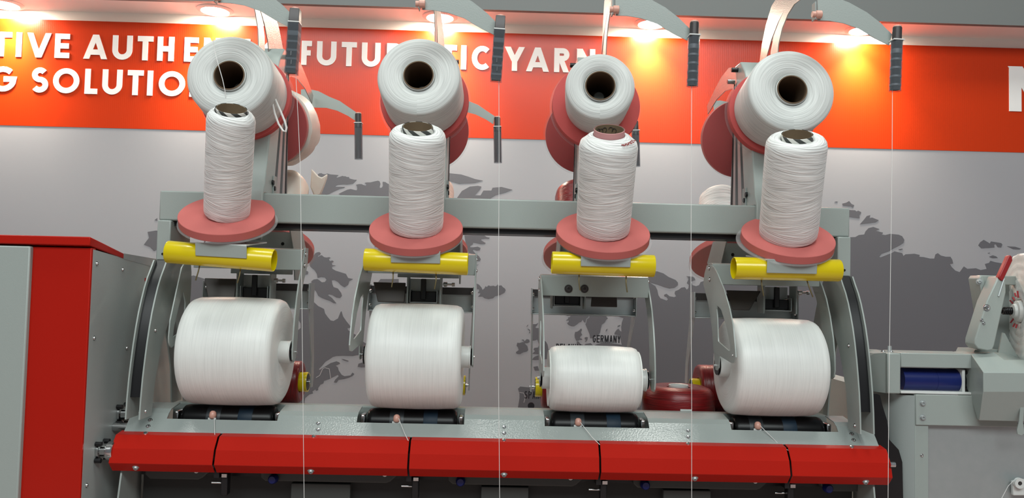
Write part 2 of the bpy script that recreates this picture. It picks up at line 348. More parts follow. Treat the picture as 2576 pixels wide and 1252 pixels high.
word('lettering', [('N', 2538, 2640)], zb, zt - zb, .057, YL, .003, LETTER, 225)
# --- printed map (trace in crop pixels: origin, scale)
def tr(ox, oy, s, pts): return [(ox + x / s, oy + y / s) for x, y in pts]
M1, M2, M3, M4, M5, M6, M7 = (740, 560, 2.7227), (1180, 560, 2.7208), (1300, 780, 7.1556), (1600, 640, 3.9133), (2060, 480, 3.2946), (780, 420, 11.709), (880, 560, 5.691)
land = [
 tr(*M1, [(145,210),(155,203),(172,200),(183,208),(178,220),(165,225),(162,235),(178,225),(190,222),(205,235),(222,238),(240,235),(250,240),(238,250),(245,262),(262,258),(272,265),(258,275),(262,290),(285,292),(258,300),(262,315),(285,328),(330,342),(355,350),(370,378),(403,385),(378,400),(370,425),(345,442),(318,425),(300,405),(275,392),(258,395),(262,420),(270,440),(300,450),(322,480),(328,500),(315,515),(290,512),(262,495),(240,490),(232,495),(260,515),(290,552),(270,550),(245,535),(215,525),(190,515),(165,500),(150,470),(130,450),(118,425),(118,400),(135,388),(160,385),(175,395),(190,407),(210,405),(222,390),(210,375),(185,372),(160,378),(155,350),(140,325),(110,300),(100,260)]),
 tr(*M1, [(50,325),(75,322),(97,335),(95,352),(70,358),(50,352)]),
 tr(*M1, [(138,545),(165,570),(190,582),(205,590),(212,620),(230,645),(250,668),(270,672),(300,655),(318,610),(325,605),(335,640),(355,670),(375,695),(388,712),(380,720),(365,720),(370,735),(400,755),(440,775),(468,790),(468,798),(430,808),(415,820),(425,825),(468,812),(500,830),(500,850),(490,860),(468,880),(440,905),(400,912),(330,910),(290,912),(265,918),(240,935),(215,950),(190,980),(170,1000),(172,1008),(210,985),(250,960),(290,948),(310,955),(315,965),(300,972),(285,978),(300,990),(305,1010),(325,1040),(345,1050),(385,1045),(400,1025),(412,1035),(400,1048),(375,1060),(340,1070),(305,1075),(290,1095),(272,1092),(280,1075),(305,1050),(300,1040),(270,1055),(240,1070),(205,1082),(200,1100),(180,1108),(165,1130),(165,1145),(150,1150),(145,1140),(125,1155),(130,1168),(105,1175),(75,1200),(60,1290),(-750,1290),(-750,380),(-690,360),(-560,400),(-300,560),(0,760),(20,740),(45,720),(45,690),(20,650),(30,620),(55,560),(100,560)]),
 tr(*M1, [(325,930),(345,935),(375,945),(365,950),(340,942)]),
 tr(*M1, [(435,985),(440,965),(470,955),(475,925),(500,915),(560,930),(560,985),(460,990)]),
 [(922,583),(933,593),(940,607),(944,616),(941,622),(1000,622),(1000,583)],
 tr(*M7, [(1640,180),(1920,178),(1960,205),(2003,213),(1990,230),(1940,228),(1885,235),(1880,250),(1945,290),(1930,305),(1870,305),(1800,290),(1765,285),(1760,310),(1725,330),(1725,350),(1770,350),(1830,342),(1872,360),(1860,395),(1820,400),(1770,382),(1762,400),(1800,440),(1850,480),(1875,520),(1860,550),(1800,545),(1780,450),(1700,430),(1660,300)]),
 tr(*M7, [(1740,605),(1830,600),(1850,588),(1820,612)]),
 tr(*M7, [(1815,870),(1850,885),(1885,925),(1900,960),(1925,940),(1945,905),(1960,920),(1985,895),(2010,905),(2060,900),(2080,910),(2110,895),(2115,880),(2130,900),(2170,895),(2190,920),(2220,940),(2232,965),(2215,1000),(2150,1035),(2080,1050),(2050,1080),(1985,1092),(1930,1080),(1900,1055),(1835,1058),(1860,1030),(1870,1010),(1830,1000),(1850,980),(1850,950),(1820,950)]),
 tr(*M7, [(405,850),(440,805),(700,805),(700,920),(450,905)]),
 tr(*M6, [(225,220),(270,185),(340,180),(380,205),(450,215),(510,188),(600,215),(840,235),(780,295),(800,318),(920,275),(1040,268),(1080,292),(1150,290),(1150,320),(1200,360),(1260,375),(1375,372),(1330,410),(1200,470),(1090,510),(980,510),(830,520),(755,550),(760,580),(900,580),(1030,585),(1010,610),(880,640),(700,720),(570,790),(200,900),(200,400)]),
 tr(*M6, [(840,790),(980,720),(1100,665),(1200,645),(1300,670),(1370,685),(1392,650),(1385,570),(1355,520),(1440,500),(1520,500),(1580,530),(1640,545),(1660,515),(1610,465),(1680,450),(1780,450),(1900,420),(2000,400),(2050,420),(2075,500),(2050,590),(2070,615),(2120,600),(2150,540),(2140,430),(2220,440),(2290,490),(2700,560),(2700,900),(1000,900)]),
 [(862,442),(873,447),(884,450),(897,453),(888,462),(873,464),(850,463),(838,450)],
 [(1127,435),(1160,438.5),(1178,444),(1195,450),(1214,454),(1195,460),(1155,462),(1127,454)],
 [(1150,497),(1162,480),(1182,469),(1202,467),(1211,469),(1207,477),(1195,491),(1209,491),(1216,479),(1236,479),(1239,472),(1262,470),(1289,477),(1272,484),(1246,491),(1232,500),(1150,505)],
 [(392,579.5),(371.5,583),(375,598),(371,603),(362,615),(377.5,621),(387.6,631.5),(400,625),(400,580)], [(389,553),(396,548),(396,555)],
 tr(*M2, [(320,885),(340,870),(335,850),(325,840),(330,820),(345,822),(370,815),(385,830),(400,845),(405,870),(395,880),(370,885),(350,898),(325,895)]),
 tr(*M2, [(358,800),(372,798),(380,810),(395,795),(412,800),(415,815),(400,822),(378,824),(372,808)]),
 tr(*M3, [(290,250),(350,248),(385,225),(370,265),(335,300),(345,318),(470,320),(480,400),(490,540),(530,570),(555,620),(570,700),(660,735),(650,760),(575,830),(570,880),(290,859),(330,830),(410,800),(370,790),(280,780),(310,750),(330,735),(300,700),(320,675),(380,670),(400,620),(385,570),(370,525),(330,540),(285,545),(285,400)]),
 tr(*M3, [(175,290),(200,258),(208,262),(185,292)]), tr(*M3, [(195,330),(240,350),(240,410),(220,405),(235,370),(200,345)]),
 tr(*M2, [(430,935),(455,915),(485,905),(520,905),(520,935),(450,938)]), tr(*M2, [(440,985),(470,980),(480,1010),(450,1010)]),
 tr(*M2, [(335,1135),(350,1120),(400,1125),(600,1125),(600,1290),(330,1290),(345,1200),(345,1170)]),
 tr(*M3, [(880,85),(905,100),(960,95),(970,102),(950,125),(920,130),(930,150),(885,180),(940,180),(930,215),(905,230),(930,260),(985,285),(1030,285),(1080,255),(1120,220),(1160,208),(1185,165),(1210,210),(1236,225),(1252,150),(1294,120),(1294,-40),(880,-40)]),
 tr(*M3, [(1306,-40),(1306,130),(1262,160),(1247,230),(1235,250),(1255,300),(1290,380),(1310,430),(1320,500),(1370,500),(1480,430),(1500,400),(1510,340),(1530,260),(1580,220),(1610,170),(1640,145),(1610,110),(1610,-40)]),
 tr(*M3, [(1040,440),(1050,390),(1085,385),(1110,370),(1130,355),(1150,330),(1172,335),(1170,370),(1155,390),(1170,430),(1180,440),(1150,460),(1135,500),(1170,510),(1180,530),(1120,530),(1110,545),(1070,545),(1045,490)]),
 tr(*M3, [(1220,490),(1250,480),(1280,485),(1270,540),(1240,562),(1225,555),(1255,535),(1225,520)]), tr(*M3, [(1598,385),(1610,345),(1635,330),(1625,360)]), tr(*M3, [(1810,300),(1820,275),(1870,262),(1850,285)]),
 tr(*M3, [(1080,560),(1110,560),(1150,610),(1210,630),(1240,605),(1330,590),(1380,640),(1450,605),(1520,590),(1600,580),(1850,612),(2000,650),(2000,1500),(700,1500),(1080,900)]),
 tr(*M4, [(180,165),(210,165),(270,185),(320,220),(390,250),(412,275),(412,300),(380,325),(330,333),(280,320),(210,295),(140,275),(80,240),(90,190)]),
 tr(*M5, [(130,90),(145,87),(157,90),(145,94)]), tr(*M5, [(193,105),(225,97),(250,83),(270,108),(292,118),(280,138),(265,128),(200,122)]),
 tr(*M5, [(200,155),(300,160),(310,170),(325,163),(350,175),(345,190),(335,200),(338,225),(320,225),(200,208)]),
 tr(*M5, [(340,275),(375,235),(395,208),(425,200),(418,225),(440,220),(495,242),(470,260),(410,268)]),
 tr(*M5, [(1320,450),(1335,425),(1365,405),(1400,425),(1415,435),(1425,418),(1470,425),(1510,432),(1520,445),(1510,468),(1480,465),(1465,440),(1452,445),(1455,468),(1410,472),(1345,475)]),
 tr(*M5, [(1558,458),(1580,460),(1625,462),(1675,478),(1660,485),(1610,482)]), tr(*M5, [(1398,514),(1418,510),(1412,518)]), tr(*M5, [(1410,545),(1440,533),(1468,542),(1482,555),(1440,557)]), tr(*M5, [(658,483),(690,477),(695,482),(675,490)]),
 tr(*M3, [(1755,430),(1765,395),(1800,350),(1830,332),(1860,370),(1885,385),(1880,300),(1890,220),(1920,140),(1830,110),(1770,80),(1770,-40)]) + tr(*M4, [(120,240),(150,285),(190,310),(210,350),(220,400),(240,430),(270,440),(300,452),(315,440),(300,415),(280,410),(275,395),(300,385),(330,410),(375,418),(395,410),(380,380),(385,360),(420,345),(445,325),(480,320),(500,345),(515,330),(520,300),(515,290),(500,280),(515,245),(510,220),(495,212),(560,218),(575,230),(585,250),(555,258),(540,270),(555,300),(590,310),(620,300),(635,270),(660,262),(1000,100),(1500,-100)])
 + tr(*M5, [(200,384),(300,382),(330,365),(375,360),(385,335),(410,308),(450,298),(500,315),(470,330),(530,345),(520,362),(550,365),(590,355),(660,362),(690,375),(695,385),(708,405),(700,430),(670,450),(620,475),(580,500),(520,520),(500,545),(510,550),(560,530),(600,515),(625,500),(690,515),(700,538),(715,525),(790,520),(835,530),(830,545),(870,548),(920,560),(955,560),(965,525),(985,515),(1010,535),(1050,545),(1090,545),(1105,570),(1112,600),(1085,605),(1100,630),(1130,660),(1165,672),(1200,625),(1230,645),(1300,640),(1340,655),(1390,645),(1375,605),(1410,595),(1420,578),(1460,590),(1520,600),(2000,640),(2600,560),(3400,640),(5200,600),(9000,700),(9000,3600),(-900,3600)])
 + tr(*M3, [(1900,1500),(1893,640),(1855,450)]),
]
sea = [tr(*M3, [(2125,200),(2140,130),(2160,90),(2190,95),(2210,125),(2260,145),(2255,158),(2200,160),(2150,190)]), tr(*M4, [(200,1225),(230,1195),(330,1180),(310,1200),(290,1250),(200,1250)])]
borders = [tr(*M1, [(150,1060),(175,1045),(195,1000),(210,992),(240,1000),(245,1030),(250,1065)]),
 tr(*M3, [(2160,190),(2120,240),(2110,290),(2125,330),(2095,345),(2125,390),(2150,460),(2145,475),(2065,495),(2050,540),(2040,650)]),
 tr(*M3, [(2150,470),(2200,490),(2290,510),(2300,570),(2340,630),(2390,680),(2385,710),(2320,710),(2340,775),(2395,770)]),
 tr(*M3, [(2160,90),(2200,40),(2260,0),(2300,-40)]), tr(*M3, [(1900,650),(1920,560),(1945,470)]),
 tr(*M4, [(185,1010),(210,1020),(230,1050),(290,1065),(365,1085),(360,1120),(300,1175)]), tr(*M4, [(595,1200),(570,1130),(590,1070),(620,1065),(640,1050),(700,1020),(740,1010),(790,1030),(850,1060)]),
 [(2070,946),(2082,948),(2095,954),(2099,972),(2123,982)], [(2080,925),(2099,920),(2123,921),(2150,926)], tr(*M2, [(345,1160),(375,1165),(385,1195),(375,1230)])]
def to_w(pl, y): return [(P(x, yy, y).x, P(x, yy, y).z) for x, yy in pl]
poly_plate('map_land', [to_w(p, YW - .004) for p in land], YW - .004, .0006, LAND, wall)
poly_plate('map_inlet', [to_w(p, YW - .0046) for p in sea], YW - .0046, .0003, PRINT, wall)
mb = MB()
for b in borders:
    pts = [Vector((x, YW - .0046, z)) for x, z in to_w(b, YW - .0046)]; lf, rg = [], []
    for i, p in enumerate(pts):
        t = (pts[min(i + 1, len(pts) - 1)] - pts[max(i - 1, 0)]).normalized(); n = Vector((-t.z, 0, t.x)) * .0014
        lf.append(p + n); rg.append(p - n)
    mb.ribbon(lf, rg, (0, -.0003, 0))
obj('map_border', mb, BORD, wall)
def small_word(txt, a, b, yt, yb, row):
    y = YW - .0046; zt_, zb_ = P((a + b) / 2, yt, y).z, P((a + b) / 2, yb, y).z
    xa, xb = P(a, row, y).x, P(b, row, y).x; n = len(txt); wgt = [.45 if c == 'I' else 1.25 if c == 'M' else 1.0 for c in txt]; tot = sum(wgt); x = xa; mb = MB()
    for c, wg in zip(txt, wgt):
        cw = (xb - xa) * wg / tot; g = .0035
        strokes(mb, c, x, zb_, cw - g, zt_ - zb_, .0045 if c != 'I' else min(.0045, cw - g), y, .0004); x += cw
    obj('country_name', mb, INK, wall)
small_word('GERMANY', 1491, 1563, 843, 861.5, 852)
small_word('BELGIUM', 1399, 1463, 864.5, 883, 873)
small_word('SPAIN', 1319, 1364, 983.5, 1002.5, 993)
c = P(1336, 1020, YW - .0046)
obj('map_dot', MB().cyl(c, c + Vector((0, -.0005, 0)), .015, 24), INK, wall)

# --- downlights in the soffit
WARM = (1.0, 0.90, 0.76)
LENS = mat('lamp_lens', (0.9, 0.85, 0.75), 0.4, emit=((1.0, 0.90, 0.72), 300.0))
LAMPLAB = ['round ceiling downlight at the far left above TIVE', 'round ceiling downlight left of the leftmost upper yarn bobbin', 'round ceiling downlight above the second upper bobbin from left',
           'round ceiling downlight above the yellow patch right of YARN', 'round ceiling downlight partly behind the rightmost curved grey arm']
for i, px in enumerate((8, 540, 1107, 1640, 2173)):
    x = P(px, 30, 1.515).x; ly = 1.520
    t = thing('downlight', LAMPLAB[i], 'ceiling lamp', (x, ly, ZC - .001), 'downlights in the soffit')
    obj('trim_ring', MB().lathe([(.060, .0), (.078, .0), (.079, -.003), (.074, -.007), (.060, -.009), (.057, -.004)], (x, ly, ZC), (0, 0, 1), 40), SOFF, t)
    obj('lens', MB().lathe([(0, -.016), (.03, -.0145), (.05, -.0095), (.0575, -.004), (.058, .0), (0, .0)], (x, ly, ZC), (0, 0, 1), 40, closed=False), LENS, t)
    l = bpy.data.lights.new('lamp_beam', 'SPOT'); l.energy = 78; l.color = WARM; l.spot_size = math.radians(98); l.spot_blend = 1.0; l.shadow_soft_size = .03
    o = bpy.data.objects.new('lamp_beam', l); COL.objects.link(o); o.parent = t; o.location = (0, 0, -.022); o.rotation_euler = (math.radians(6), 0, 0); ORG[o] = ORG[t]

# ------------------------------------------------------------------ winding machine: the frame
UX = [-.646, -.1915, .263, .7175]
NTH = ['leftmost', 'second from left', 'third from left', 'rightmost']
WM = thing('winding_machine', 'long grey and red yarn winding machine frame with a cross beam on curved end plates', 'machine', (0, .15, 0))
XL, XR = -.861, .913
obj('cross_beam', MB().box(XL, XR, .035, .155, 1.6445, 1.7205), GREY, WM, bevel=.004)
obj('beam_channel', MB().box(XL + .03, XR - .03, .05, .14, 1.632, 1.6445), BLACK, WM)
V3_ = lambda x, y, z: Vector((x, y, z))
YF = [(1.5425, .014), (1.523, .0), (1.50, -.018), (1.475, -.033), (1.447, -.046), (1.415, -.059), (1.38, -.07), (1.34, -.08), (1.30, -.088), (1.26, -.095), (1.215, -.100), (1.165, -.103)]
YR = [(1.165, -.04), (1.20, -.036), (1.26, -.025), (1.32, -.002), (1.36, .018), (1.39, .042), (1.40, .058)]
for xs, s in ((XL, 1), (XR, -1)):
    obj('post', MB().box(min(xs, xs + s * .034), max(xs, xs + s * .034), .028, .162, 1.5425, 1.6445), GREY, WM, bevel=.003)
    obj('post_hole', MB().cyl((xs + s * .017, .0285, 1.5585), (xs + s * .017, .0272, 1.5585), .0032, 16), BLACK, WM)
    for xp in (xs, xs + s * .032):
        prof = [(y, z) for z, y in YF] + [(y, z) for z, y in YR]
        prof += [(.12 - y, z) for z, y in reversed(YR)] + [(.12 - y, z) for z, y in reversed(YF)]
        obj('end_plate', MB().prism([Vector((xp, y, z)) for y, z in prof], (s * .0035, 0, 0)), GREY, WM)
    obj('end_gap_shade', MB().box(min(xs + s * .0035, xs + s * .032), max(xs + s * .0035, xs + s * .032), .10, .104, 1.47, 1.5425), BLACK, WM)
    wf = [(y + .012, z) for z, y in YF[:11]]
    obj('end_gap_shade', MB().prism([V3_(min(xs + s * .0036, xs + s * .0319), y, z) for y, z in wf + [(y + .004, z) for y, z in reversed(wf)]], (abs(.0283), 0, 0)), BLACK, WM)  # black strips between the end plates, put in for the shade of the gap
    for z, y in ((1.37, -.04), (1.18, -.075)):
        screw('plate_bolt', (xs + s * .0356, y, z), (s, 0, 0), .004, STEEL, WM)
LIP = (-.085, P(900, 1104, -.085).z)
# top cover plate with the four drum slots
SL = [(445, 714), (908, 1170), (1367, 1622), (1823, 2083)]
slots = [(P(a, 1040, .03).x, P(b, 1045, .03).x) for a, b in SL]
r0, ra, r1, r2, r3 = [(yy, P(900, rr, yy).z) for yy, rr in ((.048, 1021), (-.004, 1036.5), (-.020, 1048), (-.031, 1062), (-.062, 1096))]
pl = MB(); bm = pl.bm
def row(x, r): return bm.verts.new((x, r[0], r[1]))
x_lo, x_hi = P(312, 1085, r3[0]).x, P(2211, 1121, r3[0]).x
xlc, xrc = P(331, 1046, r1[0]).x, P(2192, 1080, r1[0]).x
xu0, xu1 = P(388, 1013, .048).x, P(2120, 1046, .048).x
xs = [xu0] + [v for s in slots for v in s] + [xu1]
R0 = [row(x, r0) for x in xs]; RA = [row(x, ra) for x in xs]; R1_ = [row(x, r1) for x in xs]; R2_ = [row(x, r2) for x in xs]; R3_ = [row(x, r3) for x in xs]
for i in range(len(xs) - 1):
    if i % 2 == 0:
        bm.faces.new((R0[i], RA[i], RA[i + 1], R0[i + 1])); bm.faces.new((RA[i], R1_[i], R1_[i + 1], RA[i + 1])); bm.faces.new((R1_[i], R2_[i], R2_[i + 1], R1_[i + 1]))
    bm.faces.new((R2_[i], R3_[i], R3_[i + 1], R2_[i + 1]))
ec = row(xlc, r1); e3 = row(x_lo, r3); bm.faces.new((R1_[0], ec, e3, R3_[0], R2_[0]))
fc = row(xrc, r1); f3 = row(x_hi, r3); bm.faces.new((fc, R1_[-1], R2_[-1], R3_[-1], f3))
bmesh.ops.recalc_face_normals(bm, faces=bm.faces)
cp = obj('cover_plate', pl, mat('orange_peel_grey_paint', (0.30, 0.335, 0.32), 0.17, spec=.5, bump=(260, 0.40, 0.0009)), WM, angle=5)
sd = cp.modifiers.new('sheet', 'SOLIDIFY'); sd.thickness = .0025; sd.offset = -1
cp.data.shade_flat()
obj('rear_rail', MB().box(XL + .04, XR - .04, .075, .105, 1.13, 1.180), GREY, WM, bevel=.003)
obj('inner_trough', MB().box(-.85, .90, -.025, .084, 1.02, 1.105), BLACK, WM)
obj('machine_body', MB().box(-.85, .90, .02, .34, 0.0, 1.02), DARKST, WM)
obj('rear_shelf', MB().box(-.84, .89, .126, .34, 1.115, 1.137), GREYD, WM)
NF = Vector((0, -.77, .64))
for px, pyA, pyB, pyC in ((377, 1066, 1077, 1091), (800, 1072, 1083, 1098), (1268, 1079, 1091, 1105), (1731, 1092, 1103, 1113), (2143, 1100, 1111, 1124)):
    for q, py in enumerate((pyA, pyB)):
        fq = .16 if q == 0 else .62; ty = r2[0] + (r3[0] - r2[0]) * fq; tz = r2[1] + (r3[1] - r2[1]) * fq
        x = P(px + (0 if q == 0 else (-5 if px < 500 else 5 if px > 2000 else 0)), py, ty).x
        screw('plate_screw', (x, ty, tz), NF, .0045, STEEL, WM)
    x = P(px - (11 if px < 900 else 0), pyC, -.073).x
    screw('lip_screw', (x, -.073, LIP[1] + .0012), (0, -.3, .95), .005, STEEL, WM)
for i in range(4):
    x0, x1 = slots[i]; c0 = (x0 + x1) / 2
    obj('drum_roller', MB().lathe([(0, 0), (.030, 0), (.0335, .003), (.036, .012), (.036, x1 - x0 - .052), (.0335, x1 - x0 - .043), (.030, x1 - x0 - .040), (0, x1 - x0 - .040)], (x0 + .020, .030, 1.147), (1, 0, 0), 48, closed=False), RUBBER, WM)
    xb = P((617, 1083, 1544, 1987)[i], 1042 + i * 8, 0).x
    obj('drum_band', MB().lathe([(.0362, -.0175), (.0366, -.0165), (.0366, .0165), (.0362, .0175)], (xb, .030, 1.147), (1, 0, 0), 48, closed=False), BLUEB, WM)
    xg = P((537, 998, 1453, 1903)[i], 1038 + i * 8, 0).x
    obj('drum_band', MB().lathe([(.0362, -.0175), (.0364, -.0165), (.0364, .0165), (.0362, .0175)], (xg, .030, 1.147), (1, 0, 0), 48, closed=False), mat('dark_guide_band', (.014, .020, .024), .4) if i == 0 else MATS['dark_guide_band'], WM)
    obj('drum_shaft', MB().cyl((x0 + .003, .0, 1.142), (x1 - .003, .0, 1.142), .0075, 16), BLACK, WM)
    for xe, s in ((x0, 1), (x1, -1)):
        obj('bearing_block', MB().box(min(xe + s * .003, xe + s * .015), max(xe + s * .003, xe + s * .015), .0, .055, 1.12, 1.170), STEEL, WM, bevel=.003)
        obj('bearing_cap', MB().box(min(xe + s * .002, xe + s * .018), max(xe + s * .002, xe + s * .018), -.006, .012, 1.135, 1.150), STEEL, WM, bevel=.002)
    obj('guide_plate', MB().box(xg - .010, xg + .010, -.0100, -.0075, 1.144, 1.157), WPLA, WM, bevel=.001)
    obj('yarn_guide', MB().lathe([(0, 0), (.006, .0), (.0085, .003), (.0088, .008), (.0075, .015), (.004, .0185), (0, .019)], (xg + .001, -.008, 1.155), (0, .15, 1), 20, closed=False), CERAM, WM)
    xk = P((684, 1158, 1625, 2087)[i], (1207, 1213, 1222, 1230)[i], -.065).x
    obj('knob', MB().lathe([(0, .016), (.008, .0165), (.0105, .013), (.0115, .006), (.0118, 0), (0, 0)], P((684, 1158, 1625, 2087)[i], (1207, 1213, 1222, 1230)[i], -.065) + Vector((0, .016, 0)), (0, -1, 0), 28, closed=False), BLUEK, WM)
# red front covers
jx = [P(277, 1150, -.108).x] + [P(px, 1150, -.108).x for px in (539, 1028, 1510, 1989)] + [P(2242, 1190, -.108).x]
prof = [(-.054, LIP[1] + .0045), LIP, (-.1065, 1.0986), (-.1155, 1.066), (-.095, 1.0439), (-.092, 1.0445), (-.1120, 1.0655), (-.1035, 1.0970), (-.083, LIP[1] - .0022), (-.054, LIP[1] + .002)]
CAPX = [(340, 1177), (781, 1186), (1268, 1194), (1749, 1204), (2180, 1213)]
for i in range(5):
    xa, xb = jx[i] + (.0022 if i else 0), jx[i + 1] - (.0022 if i < 4 else 0)
    cv = obj('red_cover', MB().prism([Vector((xa, y, z)) for y, z in prof], (xb - xa, 0, 0)), RED, WM, bevel=.0008, angle=8, seg=1)
    c = P(*CAPX[i], -.108)
    tz = c.z; ty = -.095 - (.0205) * (tz - 1.0439) / (.0221)
    screw('cover_screw', (c.x, ty, tz), (0, -.73, -.68), .0062, ZINC, cv)
for i in range(1, 5):                     # dark gap bars behind the joints and the yarn-break sensors below
    obj('joint_bar', MB().box(jx[i] - .006, jx[i] + .006, -.088, -.05, 1.03, 1.095), BLACK, WM)
    obj('sensor_arm', MB().box(jx[i] + .006, jx[i] + .022, -.075, -.05, .985, 1.036), BLACK, WM, bevel=.003)
    obj('sensor_pin', MB().cyl((jx[i] - .02, -.06, 1.012), (jx[i] + .006, -.06, 1.012), .0025, 10), STEEL, WM)
    obj('sensor_tip', MB().box(jx[i] + .010, jx[i] + .022, -.082, -.075, 1.030, 1.038), STEEL, WM)
GU = mat('shaded_grey_under_cover', (.045, .05, .047), .5)  # grey darkened to near black, shade under the covers put into the colour
for i in range(5):                        # folded trays hanging under the red covers
    xa, xb = (jx[i] + .09 if i else jx[i] + .055), jx[i + 1] - (.055 if i < 4 else .10)
    tray = [(xa, 1.052), (xb + .048, 1.052), (xb + .030, 1.040), (xb + .006, 1.018), (xb - .004, 1.014), (xa + .012, 1.014), (xa, 1.024)] if i < 4 else [(xa, 1.052), (xb + .05, 1.052), (xb + .05, 1.014), (xa + .03, 1.014), (xa + .012, 1.024)]
    obj('under_tray', MB().prism([Vector((x, -.045, z)) for x, z in tray], (0, .03, 0)), GU, WM, bevel=.003)
    if i < 4: screw('tray_screw', (xb - .008, -.046, 1.036), (0, -1, 0), .0045, STEEL, WM)
obj('front_panel', MB().box(-.85, .90, -.012, .02, .1, 1.03), mat('shaded_lower_panel', (.014, .016, .015), .6), WM)  # panel's grey darkened in the colour to give the shade down here
for a, b in ((620, 880), (1100, 1330), (1560, 1790)):
    xa, xb = P(a + 110, 1240, -.04).x, P(b, 1240, -.04).x
    obj('lower_box', MB().box(xa, xb, -.035, -.012, .93, 1.008), GU, WM, bevel=.002)
for xs, s in ((XL + .0, 1), (XR - .004, -1)):
    obj('side_plate', MB().prism([Vector((xs - s * .012, y, z)) for y, z in ((-.085, 1.045), (-.098, .98), (-.10, .3), (.02, .3), (.02, 1.06), (-.03, 1.10))], (s * .004, 0, 0)), GREY, WM)
# shafts to the gear cabinet on the left
def shaft(y, z, r, rf, x0, x1):
    obj('drive_shaft', MB().cyl((x0, y, z), (x1, y, z), r, 24), STEEL, WM)
    if rf:
        obj('shaft_flange', MB().lathe([(0, 0), (rf, 0), (rf, .006), (rf * .8, .008), (rf * .8, .028), (0, .028)], (x0, y, z), (1, 0, 0), 28, closed=False), STEEL, WM, angle=30)
        for k in range(4):
            a = math.radians(45 + 90 * k); c = Vector((x0 + .006, y + math.cos(a) * (rf + .006), z + math.sin(a) * (rf + .006)))
            obj('flange_bolt', MB().cyl(c - Vector((.006, 0, 0)), c + Vector((.008, 0, 0)), .0055, 10), BLACK, WM)
c1 = PX(303, 1040, -.9205); shaft(c1.y, c1.z, .014, .022, -.9205, -.862)
c2 = PX(286, 1073, -.9205); shaft(c2.y, c2.z, .010, 0, -.9205, -.845)
c3 = PX(250, 1133, -.9205); shaft(c3.y, c3.z, .013, .021, -.9205, -.87)
obj('shaft_collar', MB().cyl((-.900, c3.y, c3.z), (-.884, c3.y, c3.z), .022, 28, .002), STEEL, WM)
c4 = PX(2246, 1168, .952); obj('shaft_end', MB().cyl((.945, c4.y, c4.z), (.957, c4.y, c4.z), .006, 16), STEEL, WM)
obj('end_clip', MB().box(P(367, 1040, .02).x, P(374, 1040, .02).x, .0, .035, 1.158, 1.19), WPLA, WM, bevel=.002)

# ------------------------------------------------------------------ gear cabinet on the left
CX = -.921
GC = thing('gear_cabinet', 'tall red and grey cabinet at the left end of the machine', 'cabinet', (-1.3, .1, 0))
yf = -.172
obj('side_panel', MB().prism([PX(235, 627, CX), PX(382, 670, CX), Vector((CX, .40, 1.512)), Vector((CX, .40, .0)), Vector((CX, yf + .004, .0))], (-.012, 0, 0)), mat('grey_side_sheet', (.345, .375, .365), .42, bump=(420, .25, .0006)), GC)
xs_a, xs_b = P(80, 640, yf).x, P(233, 640, yf).x
obj('front_post', MB().box(xs_a, CX - .0005, yf, yf + .02, 0, P(150, 621, yf).z), RED, GC, bevel=.002)
xd = P(75, 640, yf - .012).x
obj('door', MB().box(-2.4, xd, yf - .012, yf + .012, .02, P(40, 618, yf - .012).z), GREY, GC, bevel=.003)
obj('door_gap', MB().box(xd - .02, xs_a + .01, yf + .013, yf + .02, 0, 1.56), BLACK, GC)
zt0, zt1 = P(100, 592, yf - .012).z, P(100, 614, yf - .012).z
e0, e1, e2 = PX(221, 597, CX), PX(311, 637, CX), PX(392, 651, CX)
u0, u1, u2 = PX(222, 620, CX), PX(311, 651, CX), PX(385, 671, CX)
obj('hood', MB().prism([Vector((CX + .001, yf - .012, zt1)), Vector((CX + .001, yf - .012, zt0)), Vector((CX + .001, e1.y, e1.z)), Vector((CX + .001, e1.y, u1.z))], (-1.5, 0, 0)), RED, GC, bevel=.002)
obj('hood_rear', MB().prism([Vector((CX + .0005, e1.y, u1.z)), Vector((CX + .0005, e1.y, e1.z)), Vector((CX + .0005, e2.y, e2.z)), Vector((CX + .0005, .40, e2.z - .012)), Vector((CX + .0005, .40, u2.z - .016)), Vector((CX + .0005, u2.y, u2.z))], (-1.5, 0, 0)), ZINC, GC)
obj('cabinet_body', MB().box(-2.4, CX - .013, yf + .03, .395, 0, 1.505), GREYD, GC)
for px, py in ((244, 663), (309, 678), (237, 850), (218, 1220), (319, 875)):
    screw('panel_screw', PX(px, py, CX + .0005), (1, 0, 0), .004, STEEL, GC)
obj('red_label', MB().box(CX, CX + .0006, *(lambda a, b: (a.y, b.y, b.z, a.z))(PX(364, 699, CX), PX(373, 707, CX))), RED, GC)

# ------------------------------------------------------------------ creels (bobbin holders) on the beam
def V3(x, y, z): return Vector((x, y, z))
COLF = [(1.600, .022), (1.722, .022), (1.745, .036), (1.87, .065), (1.98, .092), (2.06, .112), (2.10, .135), (2.135, .172)]
GL = [(2236, 108), (2200, 90), (2160, 66), (2120, 52), (2085, 46), (2056, 45), (2056, -22), (2095, -15), (2135, 0), (2180, 25), (2215, 52), (2243, 80)]
g4 = P(2249, 86, -.18)
ARM = [P(x, y, -.18) - g4 for x, y in GL]
ARMB = [P(x, y, .60) - P(903, 300, .60) for x, y in ((757, 225), (774, 223.5), (801, 229), (828, 243), (855, 254), (875, 268), (896, 282), (893, 303), (875, 291), (848, 278), (821, 271), (784, 270), (757, 263))]
GP = [P(746, 48, -.18), P(1258, 66, -.18), P(1743, 80, -.18), P(2250, 92, -.18)]
DISCL = [(571, 538), (1047, 572), (1517, 580), (1982, 593)]
TILT = [.06, .0, .0, -.02]
DISCU = [(618, 243), (1068, 250), (1500, 264), (1944, 281)]
TUBES = [((422, 633), (690, 655)), ((918, 652), (1177, 664)), ((1388, 660), (1645, 669)), ((1845, 674), (2111, 680))]
BLK = [(487, 608, 620, 650), (979, 623, 1107, 663), (1457, 632, 1586, 672), (1925, 647, 2055, 689)]
